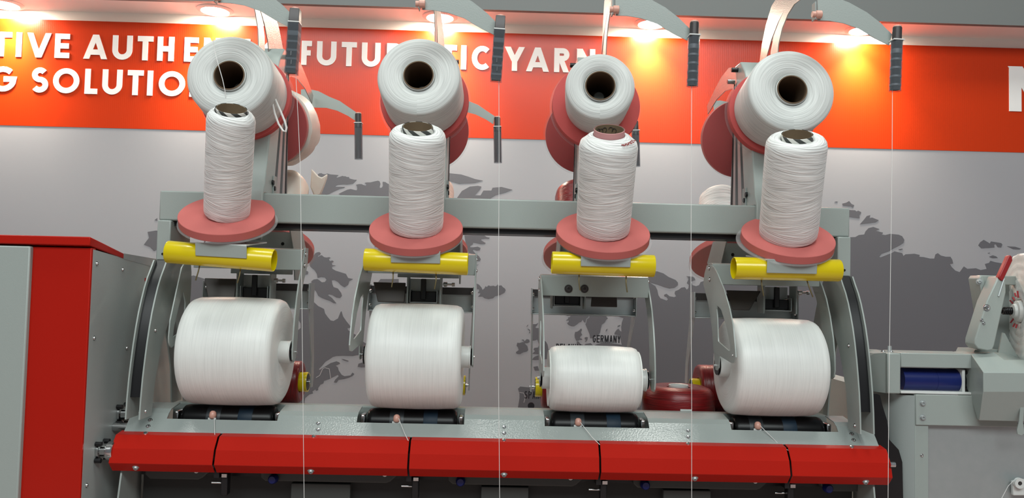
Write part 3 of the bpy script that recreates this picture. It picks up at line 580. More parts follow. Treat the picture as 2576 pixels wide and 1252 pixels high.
WIR = [((503, 664), (492, 705), (605, 678), (597, 712)), ((989, 680), (985, 722), (1097, 688), (1093, 727)), ((1457, 688), (1459, 730), (1575, 694), (1578, 735)), ((1915, 700), (1921, 744), (2030, 705), (2045, 747))]
ub = math.radians(9); UAX = Vector((0, -math.cos(ub), math.sin(ub)))
def guide_tube(parent, c, tilt, dark, rear=False):
    """clear yarn tensioner tube: c = middle of its cap"""
    ax = Vector((tilt, 0, -1)).normalized()
    obj('tube_cap', MB().lathe([(0, -.016), (.0085, -.0165), (.0105, -.015), (.0105, .014), (0, .014)] if not dark else [(0, -.0165), (.0145, -.0165), (.0155, -.015), (.0165, .014), (0, .014)], c, ax, 4 if dark else 20, closed=False, seam=(1, 1, 0)), DARKST, parent, bevel=.001)
    obj('cap_cushion', MB().lathe([(0, -.0195), (.0085, -.0195), (.0095, -.018), (.0095, -.0163), (0, -.0163)], c, ax, 20, closed=False), CERAM, parent)
    obj('tube_collar', MB().lathe([(0, .014), (.018, .014), (.018, .0165), (0, .0165)], c, ax, 4, closed=False, seam=(1, 1, 0)), WPLA, parent)
    n = 4 if dark else 24
    r = .0185 if dark else .0135
    g = obj('guide_tube', MB().lathe([(r, .017), (r, .134), (r - .0016, .134), (r - .0016, .017)], c, ax, n, closed=True, seam=(1, 1, 0)), SMOKE, parent)
    k = MB().lathe([(0, .017), (r * .88, .017), (r * .88, .030), (r * .80, .033), (r * .80, .131), (0, .131)], c, ax, n, closed=False, seam=(1, 1, 0))
    obj('tension_insert', k, GUIDEROD if rear else BAFF, g)
    k = MB()
    for h in ((.020,) if rear else (.036, .058, .078, .098, .118)): k.lathe([(0, h), (r * .86, h), (r * .90, h + .001), (r * .90, h + (.005 if h > .04 else .011)), (r * .80, h + (.006 if h > .04 else .012)), (0, h + .006)], c, ax, n, closed=False, seam=(1, 1, 0))
    obj('insert_ledges', k, LEDGE if not rear else DARKST, g)
    obj('guide_pins', MB().cyl(c + ax * .084 + V3(-.001, -r * .66, 0), c + ax * .094 + V3(-.001, -r * .66, 0), .0014, 8).cyl(c + ax * .104 + V3(.001, -r * .66, 0), c + ax * .114 + V3(.001, -r * .66, 0), .0014, 8), STEEL, g)
ROX = (-.035, -.019, -.010, .003); RLX = (-.029, -.019, 0, 0)
CREELS = []

for i in range(4):
    c = UX[i] + (-.002, .004, .0, .0)[i]; s = 1 if i < 2 else -1           # s: side that faces the middle of the machine
    hw = .052
    cr = thing('yarn_creel', '%s upright grey bobbin holder column with a curved arm, on the cross beam' % NTH[i], 'bobbin holder', (c, .1, 1.7205), 'bobbin holder columns')
    CREELS.append(cr)
    fr = [(z, y) for z, y in COLF]
    # front channel: sheet front with two side flanges
    obj('column', MB().prism([V3(c - hw, y, z) for z, y in fr] + [V3(c - hw, y, z) for z, y in ((2.135, .225), (2.06, .20), (1.98, .165), (1.7205, .115), (1.7205, .0345), (1.600, .0345))], (2 * hw, 0, 0)), GREY, cr, bevel=.003)
    for j, (y0, y1, m, dx) in enumerate(((.118, .150, ALU, -.010), (.150, .170, DARKST, -.016), (.170, .205, ALU, -.008), (.205, .225, DARKST, -.014), (.225, .256, ALU, -.006), (.256, .268, BLACK, -.004))):
        yt = lambda y: .205 + (y - .115) * .26
        w = hw + dx
        obj('rail', MB().quadbox([V3(c - w, y0, 1.7205), V3(c + w, y0, 1.7205), V3(c + w, y1, 1.7205), V3(c - w, y1, 1.7205), V3(c - w, yt(y0), 2.09), V3(c + w, yt(y0), 2.09), V3(c + w, yt(y1), 2.09), V3(c - w, yt(y1), 2.09)]), m, cr)
    for y, z, dk in ((.195, 2.118, 1), (.235, 2.095, 1), (.10, 1.756, 0), (.115, 1.742, 0)):
        obj('column_bolt', MB().cyl((c + s * (hw - .004), y, z), (c + s * (hw + (.018 if dk else .006)), y, z), .0065, 14, .001), BLACK if y != .235 else STEEL, cr)
    obj('lever_plate', MB().box(*sorted((c + s * hw, c + s * (hw + .003))), .105, .135, 1.725, 1.775), GREYD, cr, bevel=.001)
    # curved sheet arm rising to the front (two legs round a crescent hole)
    xo = c + .012
    of = [(.17, 2.07), (.165, 2.105), (.145, 2.145), (.11, 2.18), (.06, 2.21), (.0, 2.232), (-.07, 2.238), (-.14, 2.222)]
    orr = [(.255, 2.07), (.255, 2.105), (.245, 2.155), (.215, 2.20), (.17, 2.24), (.11, 2.272), (.03, 2.288), (-.05, 2.283), (-.14, 2.255)]
    orr = orr[:7] + orr[8:]
    jf, jr = [(.07, 2.05), (.066, 2.10), (.055, 2.15), (.028, 2.185), (-.012, 2.208), (-.055, 2.218), (-.10, 2.215), (-.14, 2.205)], [(.125, 2.05), (.122, 2.10), (.112, 2.15), (.09, 2.185), (.05, 2.21), (.0, 2.2325), (-.07, 2.239), (-.14, 2.223)]
    k = [0, .1, .25, .45, .7, 1, 1, 1]
    obj('sheet_arm', MB().ribbon([V3(xo, y, z) for y, z in of], [V3(xo + .018 * (1 - w), y, z) for (y, z), w in zip(orr, k)], (.0025, 0, 0)).ribbon([V3(xo, y, z) for y, z in jf], [V3(xo, y, z) for y, z in jr], (.0025, 0, 0)), SILVER, cr, angle=50)
    g = GP[i]
    ap = [g + d for d in ARM]
    obj('curved_arm', MB().prism(ap, (0, .0022, 0)), GREY, cr)
    pv = g + (P(2053, 32, -.18) - g4)
    obj('arm_knob', MB().cyl(pv + V3(-.004, -.004, 0), pv + V3(.010, -.004, 0), .0095, 20, .001).cyl(pv + V3(-.012, -.004, 0), pv + V3(-.004, -.004, 0), .007, 16), CERAM, cr)
    obj('hinge_tab', MB().box(pv.x - .006, pv.x - .003, -.187, -.166, pv.z - .012, pv.z + .03), GREYD, cr, bevel=.001)
    guide_tube(cr, g + V3(0, -.012, .002), (-.03, -.05, -.02, -.035)[i], i < 2)
    # upper peg and clear disc behind the foam
    du = P(*DISCU[i], .065)
    obj('clear_disc', MB().lathe([(0, -.0235), (.121, -.0235), (.121, -.0205), (0, -.0205)], du, UAX, 72, closed=False), ACRYL, cr)
    obj('upper_peg', MB().cyl(du - UAX * .06, du + UAX * .055, .014, 20, .002), GREYD, cr)
    # lower bracket: folded plate over the tube, clear disc, peg
    an = Vector((TILT[i], -.5, .866)).normalized(); dl = P(*DISCL[i], -.06)
    obj('clear_disc', MB().lathe([(0, -.0228), (.1165, -.0228), (.1165, -.0205), (0, -.0205)], dl + V3((.002, -.002, .004, -.006)[i], -.002, 0), an, 72, closed=False), ACRYL, cr)
    obj('lower_peg', MB().cyl(dl - an * .045, dl + an * .10, .014, 20, .002), GREYD, cr)
    x0, yt_, x1, yb_ = BLK[i]; yb = -.134
    A, B, Cc, D = P(x0 + 4, yb_ - 3, yb + .004), P(x1, yb_, yb + .004), P(x1, yt_ + 11, yb), P(x0, yt_, yb)
    A.z = (A.z + B.z) / 2 + .004 * (1 if i == 0 else 0); back = V3(0, .07, .030)
    obj('bracket_plate', MB().prism([A, V3(B.x, B.y, A.z - (.004 if i == 0 else 0)), V3(B.x, Cc.y, (Cc.z + D.z) / 2 - (.003 if i == 0 else 0)), V3(A.x, D.y, (Cc.z + D.z) / 2 + (.003 if i == 0 else 0))], (0, .003, 0)), GREY, cr, bevel=.001)
    zt = (Cc.z + D.z) / 2
    obj('bracket_top_lit', MB().quadbox([V3(A.x, yb + .001, zt - .003), V3(B.x, yb + .001, zt - .003), V3(B.x, .03, zt + .012), V3(A.x, .03, zt + .012), V3(A.x, yb + .001, zt), V3(B.x, yb + .001, zt), V3(B.x, .03, zt + .015), V3(A.x, .03, zt + .015)]), WPLA, cr)  # top of the grey plate coloured white to look lit
    for q in (0, 2):
        w0, w1 = P(*WIR[i][q], -.095), P(*WIR[i][q + 1], -.10)
        obj('support_wire', MB().tube([w0 + V3(0, .03, .065), w0 + V3(0, .012, .03), w0, w0.lerp(w1, .5) + V3(.002 if i < 2 else -.002, -.002, .002), w1], .0016, 8), BRASS, cr)
    # rear side of the holder: sheet horn, arm, tensioner tube, clear discs
    hn = [(2.10, .215), (2.145, .26), (2.165, .34), (2.158, .42), (2.135, .50), (2.105, .585)]; hi = [(1.99, .215), (2.05, .245), (2.092, .30), (2.105, .38), (2.100, .47), (2.075, .575)]
    obj('rear_sheet_arm', MB().ribbon([V3(c + s * .035, y, z) for z, y in hn], [V3(c + s * .035, y, z) for z, y in hi], (.0025, 0, 0)), SILVER, cr, angle=50)
    gb = P(903, 300, .60); gb = V3(gb.x + (UX[i] - UX[0]), gb.y, gb.z)
    obj('rear_curved_arm', MB().prism([gb + d for d in ARMB], (0, .0022, 0)), GREY, cr)
    guide_tube(cr, gb + V3(0, -.012, 0), .04, False, True)
    db = P(677, 315, .34); db = V3(c + ROX[i], db.y, 1.952)
    obj('clear_disc', MB().lathe([(0, -.004), (.122, -.004), (.122, -.001), (0, -.001)], db, (0, math.cos(ub), math.sin(ub)), 72, closed=False), ACRYL, cr)
    obj('rear_peg', MB().cyl(db - V3(0, .07, 0), db + V3(0, .10, .016), .014, 20), GREYD, cr)
    bn = Vector((0, .5, .866)); bl = V3(c + RLX[i], .43, 1.590)
    obj('clear_disc', MB().lathe([(0, -.004), (.124, -.004), (.124, -.001), (0, -.001)], bl, bn, 72, closed=False), ACRYL, cr)
    obj('rear_bracket', MB().prism([V3(c + s * .085, .16, 1.64), V3(c + s * .085, .30, 1.64), V3(c + s * .085, .36, 1.58), V3(c + s * .085, .27, 1.50), V3(c + s * .085, .235, 1.50), V3(c + s * .085, .21, 1.58)], (s * .003, 0, 0)).box(c - .085, c + .085, .215, .218, 1.515, 1.632).box(c - .03, c + .03, .156, .44, 1.56, 1.575), GREYD, cr)
    obj('bracket_hole', MB().cyl((c + s * .055, .2149, 1.60), (c + s * .055, .2140, 1.60), .0045, 16), BLACK, cr)

# ------------------------------------------------------------------ foam discs, bobbins, bottles, yellow tubes
def foam(name, R, t, o, ax, label, grp, hole=.016, m=FOAM, back=False):
    f = obj(name, MB().lathe([(hole, -t), (R - .001, -t), (R, -t + .001), (R, -.001), (R - .001, 0), (hole, 0)], o, ax, 96), m, None, at=o)
    return tag(f, label, 'foam disc', grp)
POS_U = ['leftmost upper bobbin, which has a loose white loop', 'second upper bobbin from left', 'smaller third upper bobbin from left', 'rightmost upper bobbin']
FACE = [(577, 190), (1053, 190), (1510, 216), (1992, 226)]
RF = [.1035, .1015, .0850, .1065]; RB = [.1075, .1035, .0810, .1035]
LBOB = ['large end-on white yarn bobbin with a loose loop, leftmost of the upper row', 'large white yarn bobbin seen end-on, second from left, its core showing a pale peg end',
        'smallest end-on white yarn bobbin of the upper row, third from left', 'large white yarn bobbin seen end-on at the right end of the upper row']
for i in range(4):
    du = P(*DISCU[i], .065)
    foam('foam_disc', .1155, .020, du, UAX, 'upright pink foam disc behind the ' + POS_U[i], 'upper pink foam discs', m=FOAM_SHADED)
    fc = P(*FACE[i], -.075); ax = (fc - du).normalized(); L = (fc - du).length
    bo = thing('yarn_bobbin', LBOB[i], 'yarn bobbin', du, 'upper row yarn bobbins')
    rf, rb, rc = RF[i], RB[i], .0385
    pr = [(rc, .001), (rb - .004, .001), (rb, .006), ((rf + rb) / 2 + .001, L * .5), (rf + .0005, L - .010), (rf - .0015, L - .004), (rf - .006, L - .0005), (rf * .75, L + .002), (rf * .55, L + .001), (rc + .004, L - .002), (rc, L - .008)]
    obj('winding', MB().lathe(pr, du, ax, 96, seam=(0, 0, -1)), Y_BOB, bo, angle=50)
    obj('paper_core', MB().lathe([(.0345, .001), (.0372, .001), (.0372, L + .0035), (.0345, L + .0035)], du, ax, 64), CARD, bo)
    obj('core_rim', MB().lathe([(.0374, L - .01), (.0390, L - .008), (.0386, L + .001), (.0374, L + .002)], du, ax, 64), Y_BOB, bo)
    obj('core_floor', MB().lathe([(.0, .004), (.0344, .004), (.0344, .007), (0, .007)], du, ax, 32, closed=False), CARD, bo)
# loose loop and stray thread of the leftmost bobbin
lp = [P(x, y, -.02) for x, y in ((683, 236), (685, 256), (691, 285), (701, 312), (712, 329), (719, 331), (721, 321), (716, 304), (706, 280), (696, 258), (688, 240))]
tag(obj('yarn_loop', MB().tube(lp, .0026, 8), THREAD, None, at=lp[0]), 'thick loose white yarn loop hanging at the right of the leftmost upper bobbin', 'yarn')
st = [P(536, 97, -.083), P(540, 128, -.083), P(547, 155, -.084), P(552, 172, -.088), P(560, 200, -.09), P(566, 228, -.088), P(568, 246, -.084)]
tag(obj('yarn_end', MB().tube(st, .0009, 6), THREAD, None, at=st[0]), 'thin stray yarn end lying across the core of the leftmost upper bobbin', 'yarn')

RBOT = [.0538, .0655, .0670, .0690]
BTOP = [(562, 325), (1047, 352), (1532, 358), (2015, 372)]
BLEN = [.262, .250, .240, .255]
LBOT = ['slim white yarn bottle, the narrowest, on the leftmost lower pink disc', 'white cross-wound yarn bottle on the second lower pink disc from left', 'white yarn bottle with a pink topped tube and red marks on its rim', 'white yarn bottle leaning right on the rightmost lower pink disc']
LDIS = ['pink foam disc under the slim leftmost yarn bottle', 'pink foam disc under the second yarn bottle from left', 'pink foam disc under the yarn bottle with the pink topped tube', 'pink foam disc under the rightmost leaning yarn bottle']
for i in range(4):
    an = Vector((TILT[i], -.5, .866)).normalized(); dl = P(*DISCL[i], -.06)
    foam('foam_disc', (.1118, .1135, .1145, .1115)[i], .020, dl, an, LDIS[i], 'lower pink foam discs')
    # bottle axis: stands on the disc, follows the photo's lean
    base = dl + (an * .0006)
    if i == 2: base = base + V3(.0, 0, 0)
    x, y = BTOP[i]; best = None
    for k in range(400):
        yy = -.06 - .22 * k / 400; q = P(x, y, yy); d = abs((q - base).length - BLEN[i] * .96)
        if best is None or d < best[0]: best = (d, q)
    ax = Vector((best[1].x - base.x, 0, 0)); L = BLEN[i]
    ang = math.radians(30); sx = (best[1].x - base.x) / L; rest = math.sqrt(1 - sx * sx)
    ax = Vector((sx, -math.sin(ang) * rest, math.cos(ang) * rest))
    R = RBOT[i]; bt = thing('yarn_bottle', LBOT[i], 'yarn bottle', base, 'lower row yarn bottles')
    up = 1.0 if i != 2 else 1.0
    pr = [(.031, .001), (R * .95, .001), (R * .985, .006), (R, .02), (R * 1.0, L * .5), (R, L - .022), (R - .002, L - .012), (R - .008, L - .004), (R - .016, L), (.040, L - .002), (.0375, L - .006), (.031, L - .02)]
    if i == 2: pr = [(.031, .001), (R * .93, .001), (R * .96, .006), (R * .98, .03), (R * 1.0, L * .6), (R * 1.02, L - .024), (R - .002, L - .012), (R - .012, L - .004), (.050, L + .001), (.040, L + .006), (.0375, L + .006), (.031, L - .02)]
    # small irregular swell along the length
    obj('winding', MB().lathe(pr, base, ax, 96, jit=0.0003), Y_BOT, bt, angle=60)
    h0, h1 = L - .05, L + (.0075 if i != 2 else .020)
    rt = .0355 if i else .0350
    tb = obj('tube_end', MB().lathe([(rt - .0022, h0), (rt, h0), (rt, h1 - .001), (rt - .0008, h1)], base, ax, 64), STRIPE if i != 2 else PINKT, bt)
    obj('tube_bore', MB().lathe([(0, h0 + .002), (rt - .0023, h0 + .002), (rt - .0023, h1 - .0008), (rt - .0030, h1 - .0008), (rt - .0035, h0 + .004), (0, h0 + .004)], base, ax, 64, closed=False), BORE, tb)
    if i == 2:
        e1 = ax.cross(V3(0, 1, 0)).normalized(); e2 = ax.cross(e1)
        mk = MB()
        for a in (-62, -52, -41, -31, -20):
            t = math.radians(a); n = (math.cos(t) * -e1 + math.sin(t) * -e2) if (-e1).x > 0 else (math.cos(t) * e1 + math.sin(t) * -e2)
            q = ax.cross(n); o = base + ax * (L - .0015) + n * (R - .010)
            for a0, b0 in (((-.0035, .004), (.0035, .004)), ((.0035, .004), (-.0035, -.004)), ((-.0035, -.004), (.0035, -.004))):
                A = o + q * a0[0] + n * a0[1]; B = o + q * b0[0] + n * b0[1]; mk.tube([A, B], .0008, 6)
        obj('red_mark', mk, GRIP, bt)
        bore = MB()
        for k, (aa, hh) in enumerate(((-30, .0), (-15, .002), (12, .001), (28, -.001), (45, .001))):
            t = math.radians(aa + 90); n = math.cos(t) * e1 + math.sin(t) * e2; n = n if n.y > -.5 else -n
            o = base + ax * (h1 - .014 + hh) + n * (rt - .0040); q = ax.cross(n)
            bore.tube([o + q * .005 * math.cos(w) + ax * .006 * math.sin(w) for w in [j * .7 for j in range(7)]], .0007, 5)
        obj('ink_scribble', bore, DARKST, bt)
LT = ['yellow plastic tube under the leftmost lower disc, slanting down to the right', 'yellow plastic tube under the second lower disc from left', 'yellow plastic tube above the grey cradle bar with two bolts', 'yellow plastic tube under the rightmost lower disc']
for i in range(4):
    a, b = P(*TUBES[i][0], -.100), P(*TUBES[i][1], -.100); d = (b - a).normalized(); L = (b - a).length; r = .0268
    o = obj('yellow_tube', MB().lathe([(r - .0025, .001), (r - .001, 0), (r, .002), (r, L - .002), (r - .001, L), (r - .0025, L - .001)], a, d, 56), YEL, None, at=(a + b) / 2)
    tag(o, LT[i], 'plastic tube', 'yellow tubes')

# ------------------------------------------------------------------ winding heads: wound packages, cradles, rear cradles
def resample(poly, cen, n=48):
    """outline points (2-D) where rays from cen meet the outline, so an outer and an inner outline can be bridged"""
    out = []
    for k in range(n):
        a = 2 * math.pi * k / n; d = (math.cos(a), math.sin(a)); best = None
        for i in range(len(poly)):
            (x1, y1), (x2, y2) = poly[i], poly[(i + 1) % len(poly)]
            ex, ey = x2 - x1, y2 - y1; den = d[0] * ey - d[1] * ex
            if abs(den) < 1e-12: continue
            t = ((x1 - cen[0]) * ey - (y1 - cen[1]) * ex) / den; u = ((x1 - cen[0]) * d[1] - (y1 - cen[1]) * d[0]) / den
            if t > 0 and -1e-9 <= u <= 1 + 1e-9 and (best is None or t > best): best = t
        out.append((cen[0] + d[0] * best, cen[1] + d[1] * best))
    return out
XA = .574
def yz(l, X=XA): return [(PX(x, y, X).y, PX(x, y, X).z) for x, y in l]
PLO = yz([(1786, 661), (1800, 667), (1812, 690), (1828, 728), (1842, 775), (1851, 820), (1856, 872), (1858, 900), (1855, 911), (1848, 913), (1838, 907), (1815, 893), (1802, 886), (1798, 830), (1790, 770), (1782, 738), (1776, 722), (1775, 700)])
PLS = yz([(1808, 764), (1821, 778), (1833, 815), (1841, 850), (1846, 879), (1842, 883), (1813, 858), (1811, 800)])
PLL = yz([(1801, 875), (1816, 893), (1815, 924), (1811, 931), (1806, 929)])
cen = (sum(p[0] for p in PLS) / len(PLS), sum(p[1] for p in PLS) / len(PLS))
PO, PI_ = resample(PLO, cen), resample(PLS, cen)
SP = [(-.648, .135), (-.194, .132), (.2545, .0835), (.7065, .1235)]
LSP = ['fattest white wound yarn package, at the far left of the machine', 'fat white wound yarn package, second from left, above the second drum', 'small satin white wound yarn package, smallest of the four', 'white wound yarn package beside the broad slotted cradle arm, rightmost of four']
LCR = ['grey package cradle holding the fattest wound package at left', 'grey package cradle holding the second wound package from left', 'grey package cradle lowered onto the smallest package, two bolts on its bar', 'grey package cradle with a broad slotted side plate, rightmost of four']
CONE = BLACK
for i in range(4):
    c, R = SP[i]; zc = 1.183 + R; y0 = .038; dz = zc - 1.307; u = UX[i]
    pk = thing('yarn_package', LSP[i], 'yarn package', (c, y0, zc), 'wound yarn packages on the drums')
    hw, rt = .115, .0275
    pr = [(rt, -hw + .008), (R * .55, -hw + .002), (R * .85, -hw + .0), (R - .014, -hw + .002), (R - .006, -hw + .007), (R - .002, -hw + .018), (R, -hw * .5), (R + .0008, 0), (R, hw * .5), (R - .002, hw - .018), (R - .006, hw - .007), (R - .014, hw - .002), (R * .85, hw), (R * .55, hw - .002), (rt, hw - .008)]
    obj('winding', MB().lathe(pr, (c, y0, zc), (1, 0, 0), 112, jit=.00025), Y_SPO, pk, angle=60)
    obj('tube', MB().lathe([(rt - .0035, -.131), (rt, -.131), (rt, .131), (rt + .0015, .132), (rt + .0015, .135), (rt - .0035, .135)], (c, y0, zc), (1, 0, 0), 56), WPLA, pk)
    # cradle
    dx = u - UX[3]; yo = -.012 if i == 2 else 0.0; xl = XA + dx if i else u - .139
    xl = min(xl, c - .1365); xr = u + .1365 if i else u + .1400
    xr = max(xr, c + .1375)
    cr = thing('package_cradle', LCR[i], 'package cradle', (u, .1, 1.54 + dz), 'package cradles')
    W3 = lambda x, p: V3(x, p[0] + yo, p[1] + dz)
    if i == 0:
        o1 = yz([(470, 655), (459, 668), (443, 740), (429, 806), (425, 850), (426, 868), (433, 875), (452, 850), (474, 800), (480, 740), (482, 690), (480, 655)], xl); s1 = yz([(461, 728), (467, 760), (464, 812), (452, 836), (435, 848), (438, 822), (450, 770)], xl)
        c1_ = (sum(p[0] for p in s1) / 7, sum(p[1] for p in s1) / 7); V1 = lambda p: V3(xl, *p)
        lug = [PX(x, y, xl - .018) for x, y in ((444, 860), (448, 861), (449, 888), (446, 897), (443, 890))]
        obj('slotted_arm', MB().holed([V1(p) for p in resample(o1, c1_)], [V1(p) for p in resample(s1, c1_)], (-.003, 0, 0)).prism(lug, (-.003, 0, 0)), GREY, cr)
    else: obj('slotted_arm', MB().holed([W3(xl, p) for p in PO], [W3(xl, p) for p in PI_], (-.003, 0, 0)).prism([W3(xl - .0005, p) for p in PLL], (-.002, 0, 0)), GREY, cr)
    fe = [(1.575, .112), (1.548, .098), (1.515, .066), (1.485, .042), (1.44, .018), (1.385, -.002), (1.34, -.011), (1.306, -.013), (1.290, -.008), (1.283, .004)]
    re = [(1.283, .030), (1.295, .048), (1.32, .054), (1.385, .062), (1.44, .078), (1.485, .105), (1.53, .145), (1.575, .150)]
    if i < 2: fe = [(z, y * .75 + .018) for z, y in fe]; re = [(z, y * .9) for z, y in re]
    obj('plain_arm', MB().prism([W3(xr, (y, z)) for z, y in fe + re], (.0035, 0, 0)), GREY, cr)
    obj('cross_bar', MB().prism([V3(xl, y + yo, z + dz) for y, z in ((.080, 1.5155), (.084, 1.568), (.092, 1.5715), (.125, 1.5715), (.125, 1.568), (.094, 1.5685), (.0875, 1.5655), (.0835, 1.518), (.10, 1.5185), (.10, 1.5155))], (xr - xl, 0, 0)), GREY, cr, bevel=.0012)
    for xe, s in ((xl - .003, -1), (xr + .0035, 1)):
        for yy, zz in ((.105, 1.558), (.098, 1.528)):
            screw('arm_bolt', (xe, yy + yo, zz + dz), (s, 0, 0), .0048, STEEL, cr)
    if i == 2:
        for px in (1430, 1470):
            q = P(px, 726, .082 + yo); screw('bar_bolt', (q.x, .0795 + yo, q.z), (0, -1, .06), .0080, DARKST, cr, .006)
    for xe, s, e in ((xl, 1, -.131), (xr, -1, .135)):
        obj('chuck_pin', MB().cyl((xe - s * .006, y0, zc), (c + e, y0, zc), .0042, 16).cyl((xe + s * .004, y0, zc), (xe + s * .001, y0, zc), .008, 16), STEEL, cr)
        obj('chuck_cone', MB().lathe([(0, 0), (.019, 0), (.0235, -.003 if s > 0 else .003), (.0235, -.005 if s > 0 else .005), (0, -.005 if s > 0 else .005)], (c + e, y0, zc), (1, 0, 0), 32, closed=False), CONE, cr)
    if i == 3: screw('plate_rivet', (xl - .0035, PX(1851, 893, XA).y, PX(1851, 893, XA).z + dz), (-1, 0, 0), .002, STEEL, cr)
    # counterweight boxes and channel below the cross bar
    b0 = u - .0145
    dp = [P(540, 692, .17), P(623, 749, .17)] ; w = .078
    px0 = b0 + (-.116 if i < 2 else .0 if i == 2 else -.064); 
    if i == 3: px0 = b0 - .062
    if i == 2: px0 = b0 + .004
    obj('weight_plate', MB().prism([V3(px0 - (.01 if i != 2 else -.012), .165, 1.500), V3(px0 + w + (0 if i != 3 else .008), .165, 1.500), V3(px0 + w - (.0 if i != 3 else .028), .150, 1.447), V3(px0 + (.006 if i != 3 else .004), .150, 1.447)], (0, .004, 0)), WEIGHT, cr, bevel=.002)
    qx = px0 + w + .012 if i != 2 else px0 - .095
    ch = MB().box(qx, qx + .076, .16, .163, 1.446, 1.449).box(qx, qx + .003, .15, .20, 1.446, 1.482).box(qx + .073, qx + .076, .15, .20, 1.446, 1.482).box(qx, qx + .076, .15, .20, 1.446, 1.4485)
    obj('channel', ch, ZINC, cr, bevel=.0012)
    obj('damper', MB().box(qx + .004, qx + .072, .165, .196, 1.450, 1.478).box(qx + .030, qx + .044, .155, .165, 1.455, 1.512), BLACK, cr, bevel=.002)
    obj('bar_plate', MB().box(qx - .004, qx + .080, .196, .199, 1.470, 1.512), ZINC, cr)
    for k in (-.006, .0825): obj('link_plate', MB().box(qx + k, qx + k + .004, .14, .19, 1.44, 1.515), GREYD, cr)
    if i == 2: continue
    sx = qx + .092
    obj('spring', MB().tube([V3(sx + .0016 * t / 6 , .150 + .0055 * math.cos(t), 1.498 + .0055 * math.sin(t)) for t in [k * .5 for k in range(70)]], .0013, 6), STEEL, cr)
    obj('spring_bolt', MB().cyl((sx - .002, .150, 1.498), (sx + .026, .150, 1.498), .0028, 10).cyl((sx + .022, .150, 1.498), (sx + .03, .150, 1.498), .0055, 6), STEEL, cr)

LRC = ['rear zinc bracket with long arms behind the fattest wound package', 'rear zinc bracket with long arms behind the second wound package', 'rear zinc bracket with long arms behind the smallest package', 'rear zinc bracket with long arms behind the rightmost wound package']
LRP = ['dark red yarn package behind the fattest white package', 'dark red yarn package almost hidden behind the second white package', 'dark red yarn package behind the smallest white package', 'dark red yarn package behind the rightmost white package, beside a standing red cone']
RY = .325
for i in range(4):
    u = UX[i]; b0, b1 = u - .162, u + .132; R = (.060, .060, .060, .068)[i]; zc = 1.137 + R + (.010 if i < 3 else .008)
    rc = thing('rear_cradle', LRC[i], 'package cradle', (u, .24, 1.45), 'rear cradles')
    obj('bracket', MB().box(b0 + .003, b1 - .003, .252, .255, 1.423, 1.490).box(b0 + .003, b1 - .003, .215, .252, 1.420, 1.423).box(b0, b0 + .003, .212, .255, 1.420, 1.493).box(b1 - .003, b1, .212, .255, 1.420, 1.493), ZINC, rc, bevel=.001)
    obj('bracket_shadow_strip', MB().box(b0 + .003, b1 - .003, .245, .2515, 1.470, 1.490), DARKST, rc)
    for xe, s in ((b0 + .003, 1), (b1 - .003, -1)):
        for zz in (1.475, 1.436): screw('bracket_bolt', (xe, .228, zz), (s, 0, 0), .0055, STEEL, rc, .006)
    for xe, xb in ((b0, u - .155), (b1, u + .120)):
        a = [(.215, 1.493), (.262, 1.493), (.275, 1.42), (RY + .012, 1.28), (RY + .016, zc + .02), (RY + .010, zc - .014), (RY - .010, zc - .014), (RY - .016, zc + .02), (RY - .02, 1.28), (.235, 1.40)]
        obj('long_arm', MB().prism([V3(xe + (xb - xe) * min(1, max(0, (1.49 - z) / .2)), y, z) for y, z in a], (.003, 0, 0)), ZINC, rc)
    rp = thing('red_package', LRP[i], 'yarn package', (u - .015, RY, zc), 'red packages on the rear cradles')
    p0, p1 = u - .123, u + .093
    obj('winding', MB().lathe([(.030, p0 + .004), (R * .8, p0), (R - .004, p0 + .001), (R, p0 + .006), (R, p1 - .006), (R - .004, p1 - .001), (R * .8, p1), (.030, p1 - .004)], (0, RY, zc), (1, 0, 0), 72), Y_RED, rp, angle=50)
    obj('yellow_core', MB().lathe([(.024, p0 - .018), (.028, p0 - .018), (.0285, p0 - .016), (.028, p0), (.028, p1), (.0285, p1 + .016), (.028, p1 + .018), (.024, p1 + .018)], (0, RY, zc), (1, 0, 0), 48), YEL, rp)
    obj('core_plug', MB().cyl((p0 - .0185, RY, zc), (p0 - .010, RY, zc), .0235, 24).cyl((p1 + .010, RY, zc), (p1 + .0185, RY, zc), .0235, 24), BLACK, rp)
    for xe, xc, s in ((u - .155, p0 - .0185, 1), (u + .120, p1 + .0185, -1)):
        obj('rear_pin', MB().cyl((xe - s * .002, RY, zc), (xc, RY, zc), .0042, 14).cyl((xe + s * .004, RY, zc), (xe + s * .010, RY, zc), .0068, 14), STEEL, rc)
# red cone standing on the rear shelf
q = P(1707, 967, .205); h = q.z - 1.137
rp = thing('red_package', 'short wide dark red yarn package standing upright behind the cover plate', 'yarn package', (q.x, .205, 1.137))
R = .0985
obj('winding', MB().lathe([(.030, .0005), (R - .004, .0005), (R, .004), (R + .0005, h * .62), (R - .003, h * .78), (R - .012, h * .90), (R - .028, h * .97), (.045, h * .965), (.032, h * .93)], (q.x, .205, 1.137), (0, 0, 1), 96), Y_RED, rp, angle=60)
obj('white_core', MB().lathe([(.0225, .0005), (.0270, .0005), (.0270, h - .004), (.0275, h - .001), (.0262, h + .0005), (.0225, h - .001)], (q.x, .205, 1.137), (0, 0, 1), 56), WPLA, rp)
tag(obj('paper_slip', MB().box(q.x - .018, q.x + .012, .1035, .1045, 1.1802, 1.1840), WPLA, None, at=(q.x, .104, 1.1802)), 'small white paper slip at the foot of the standing red package', 'paper')

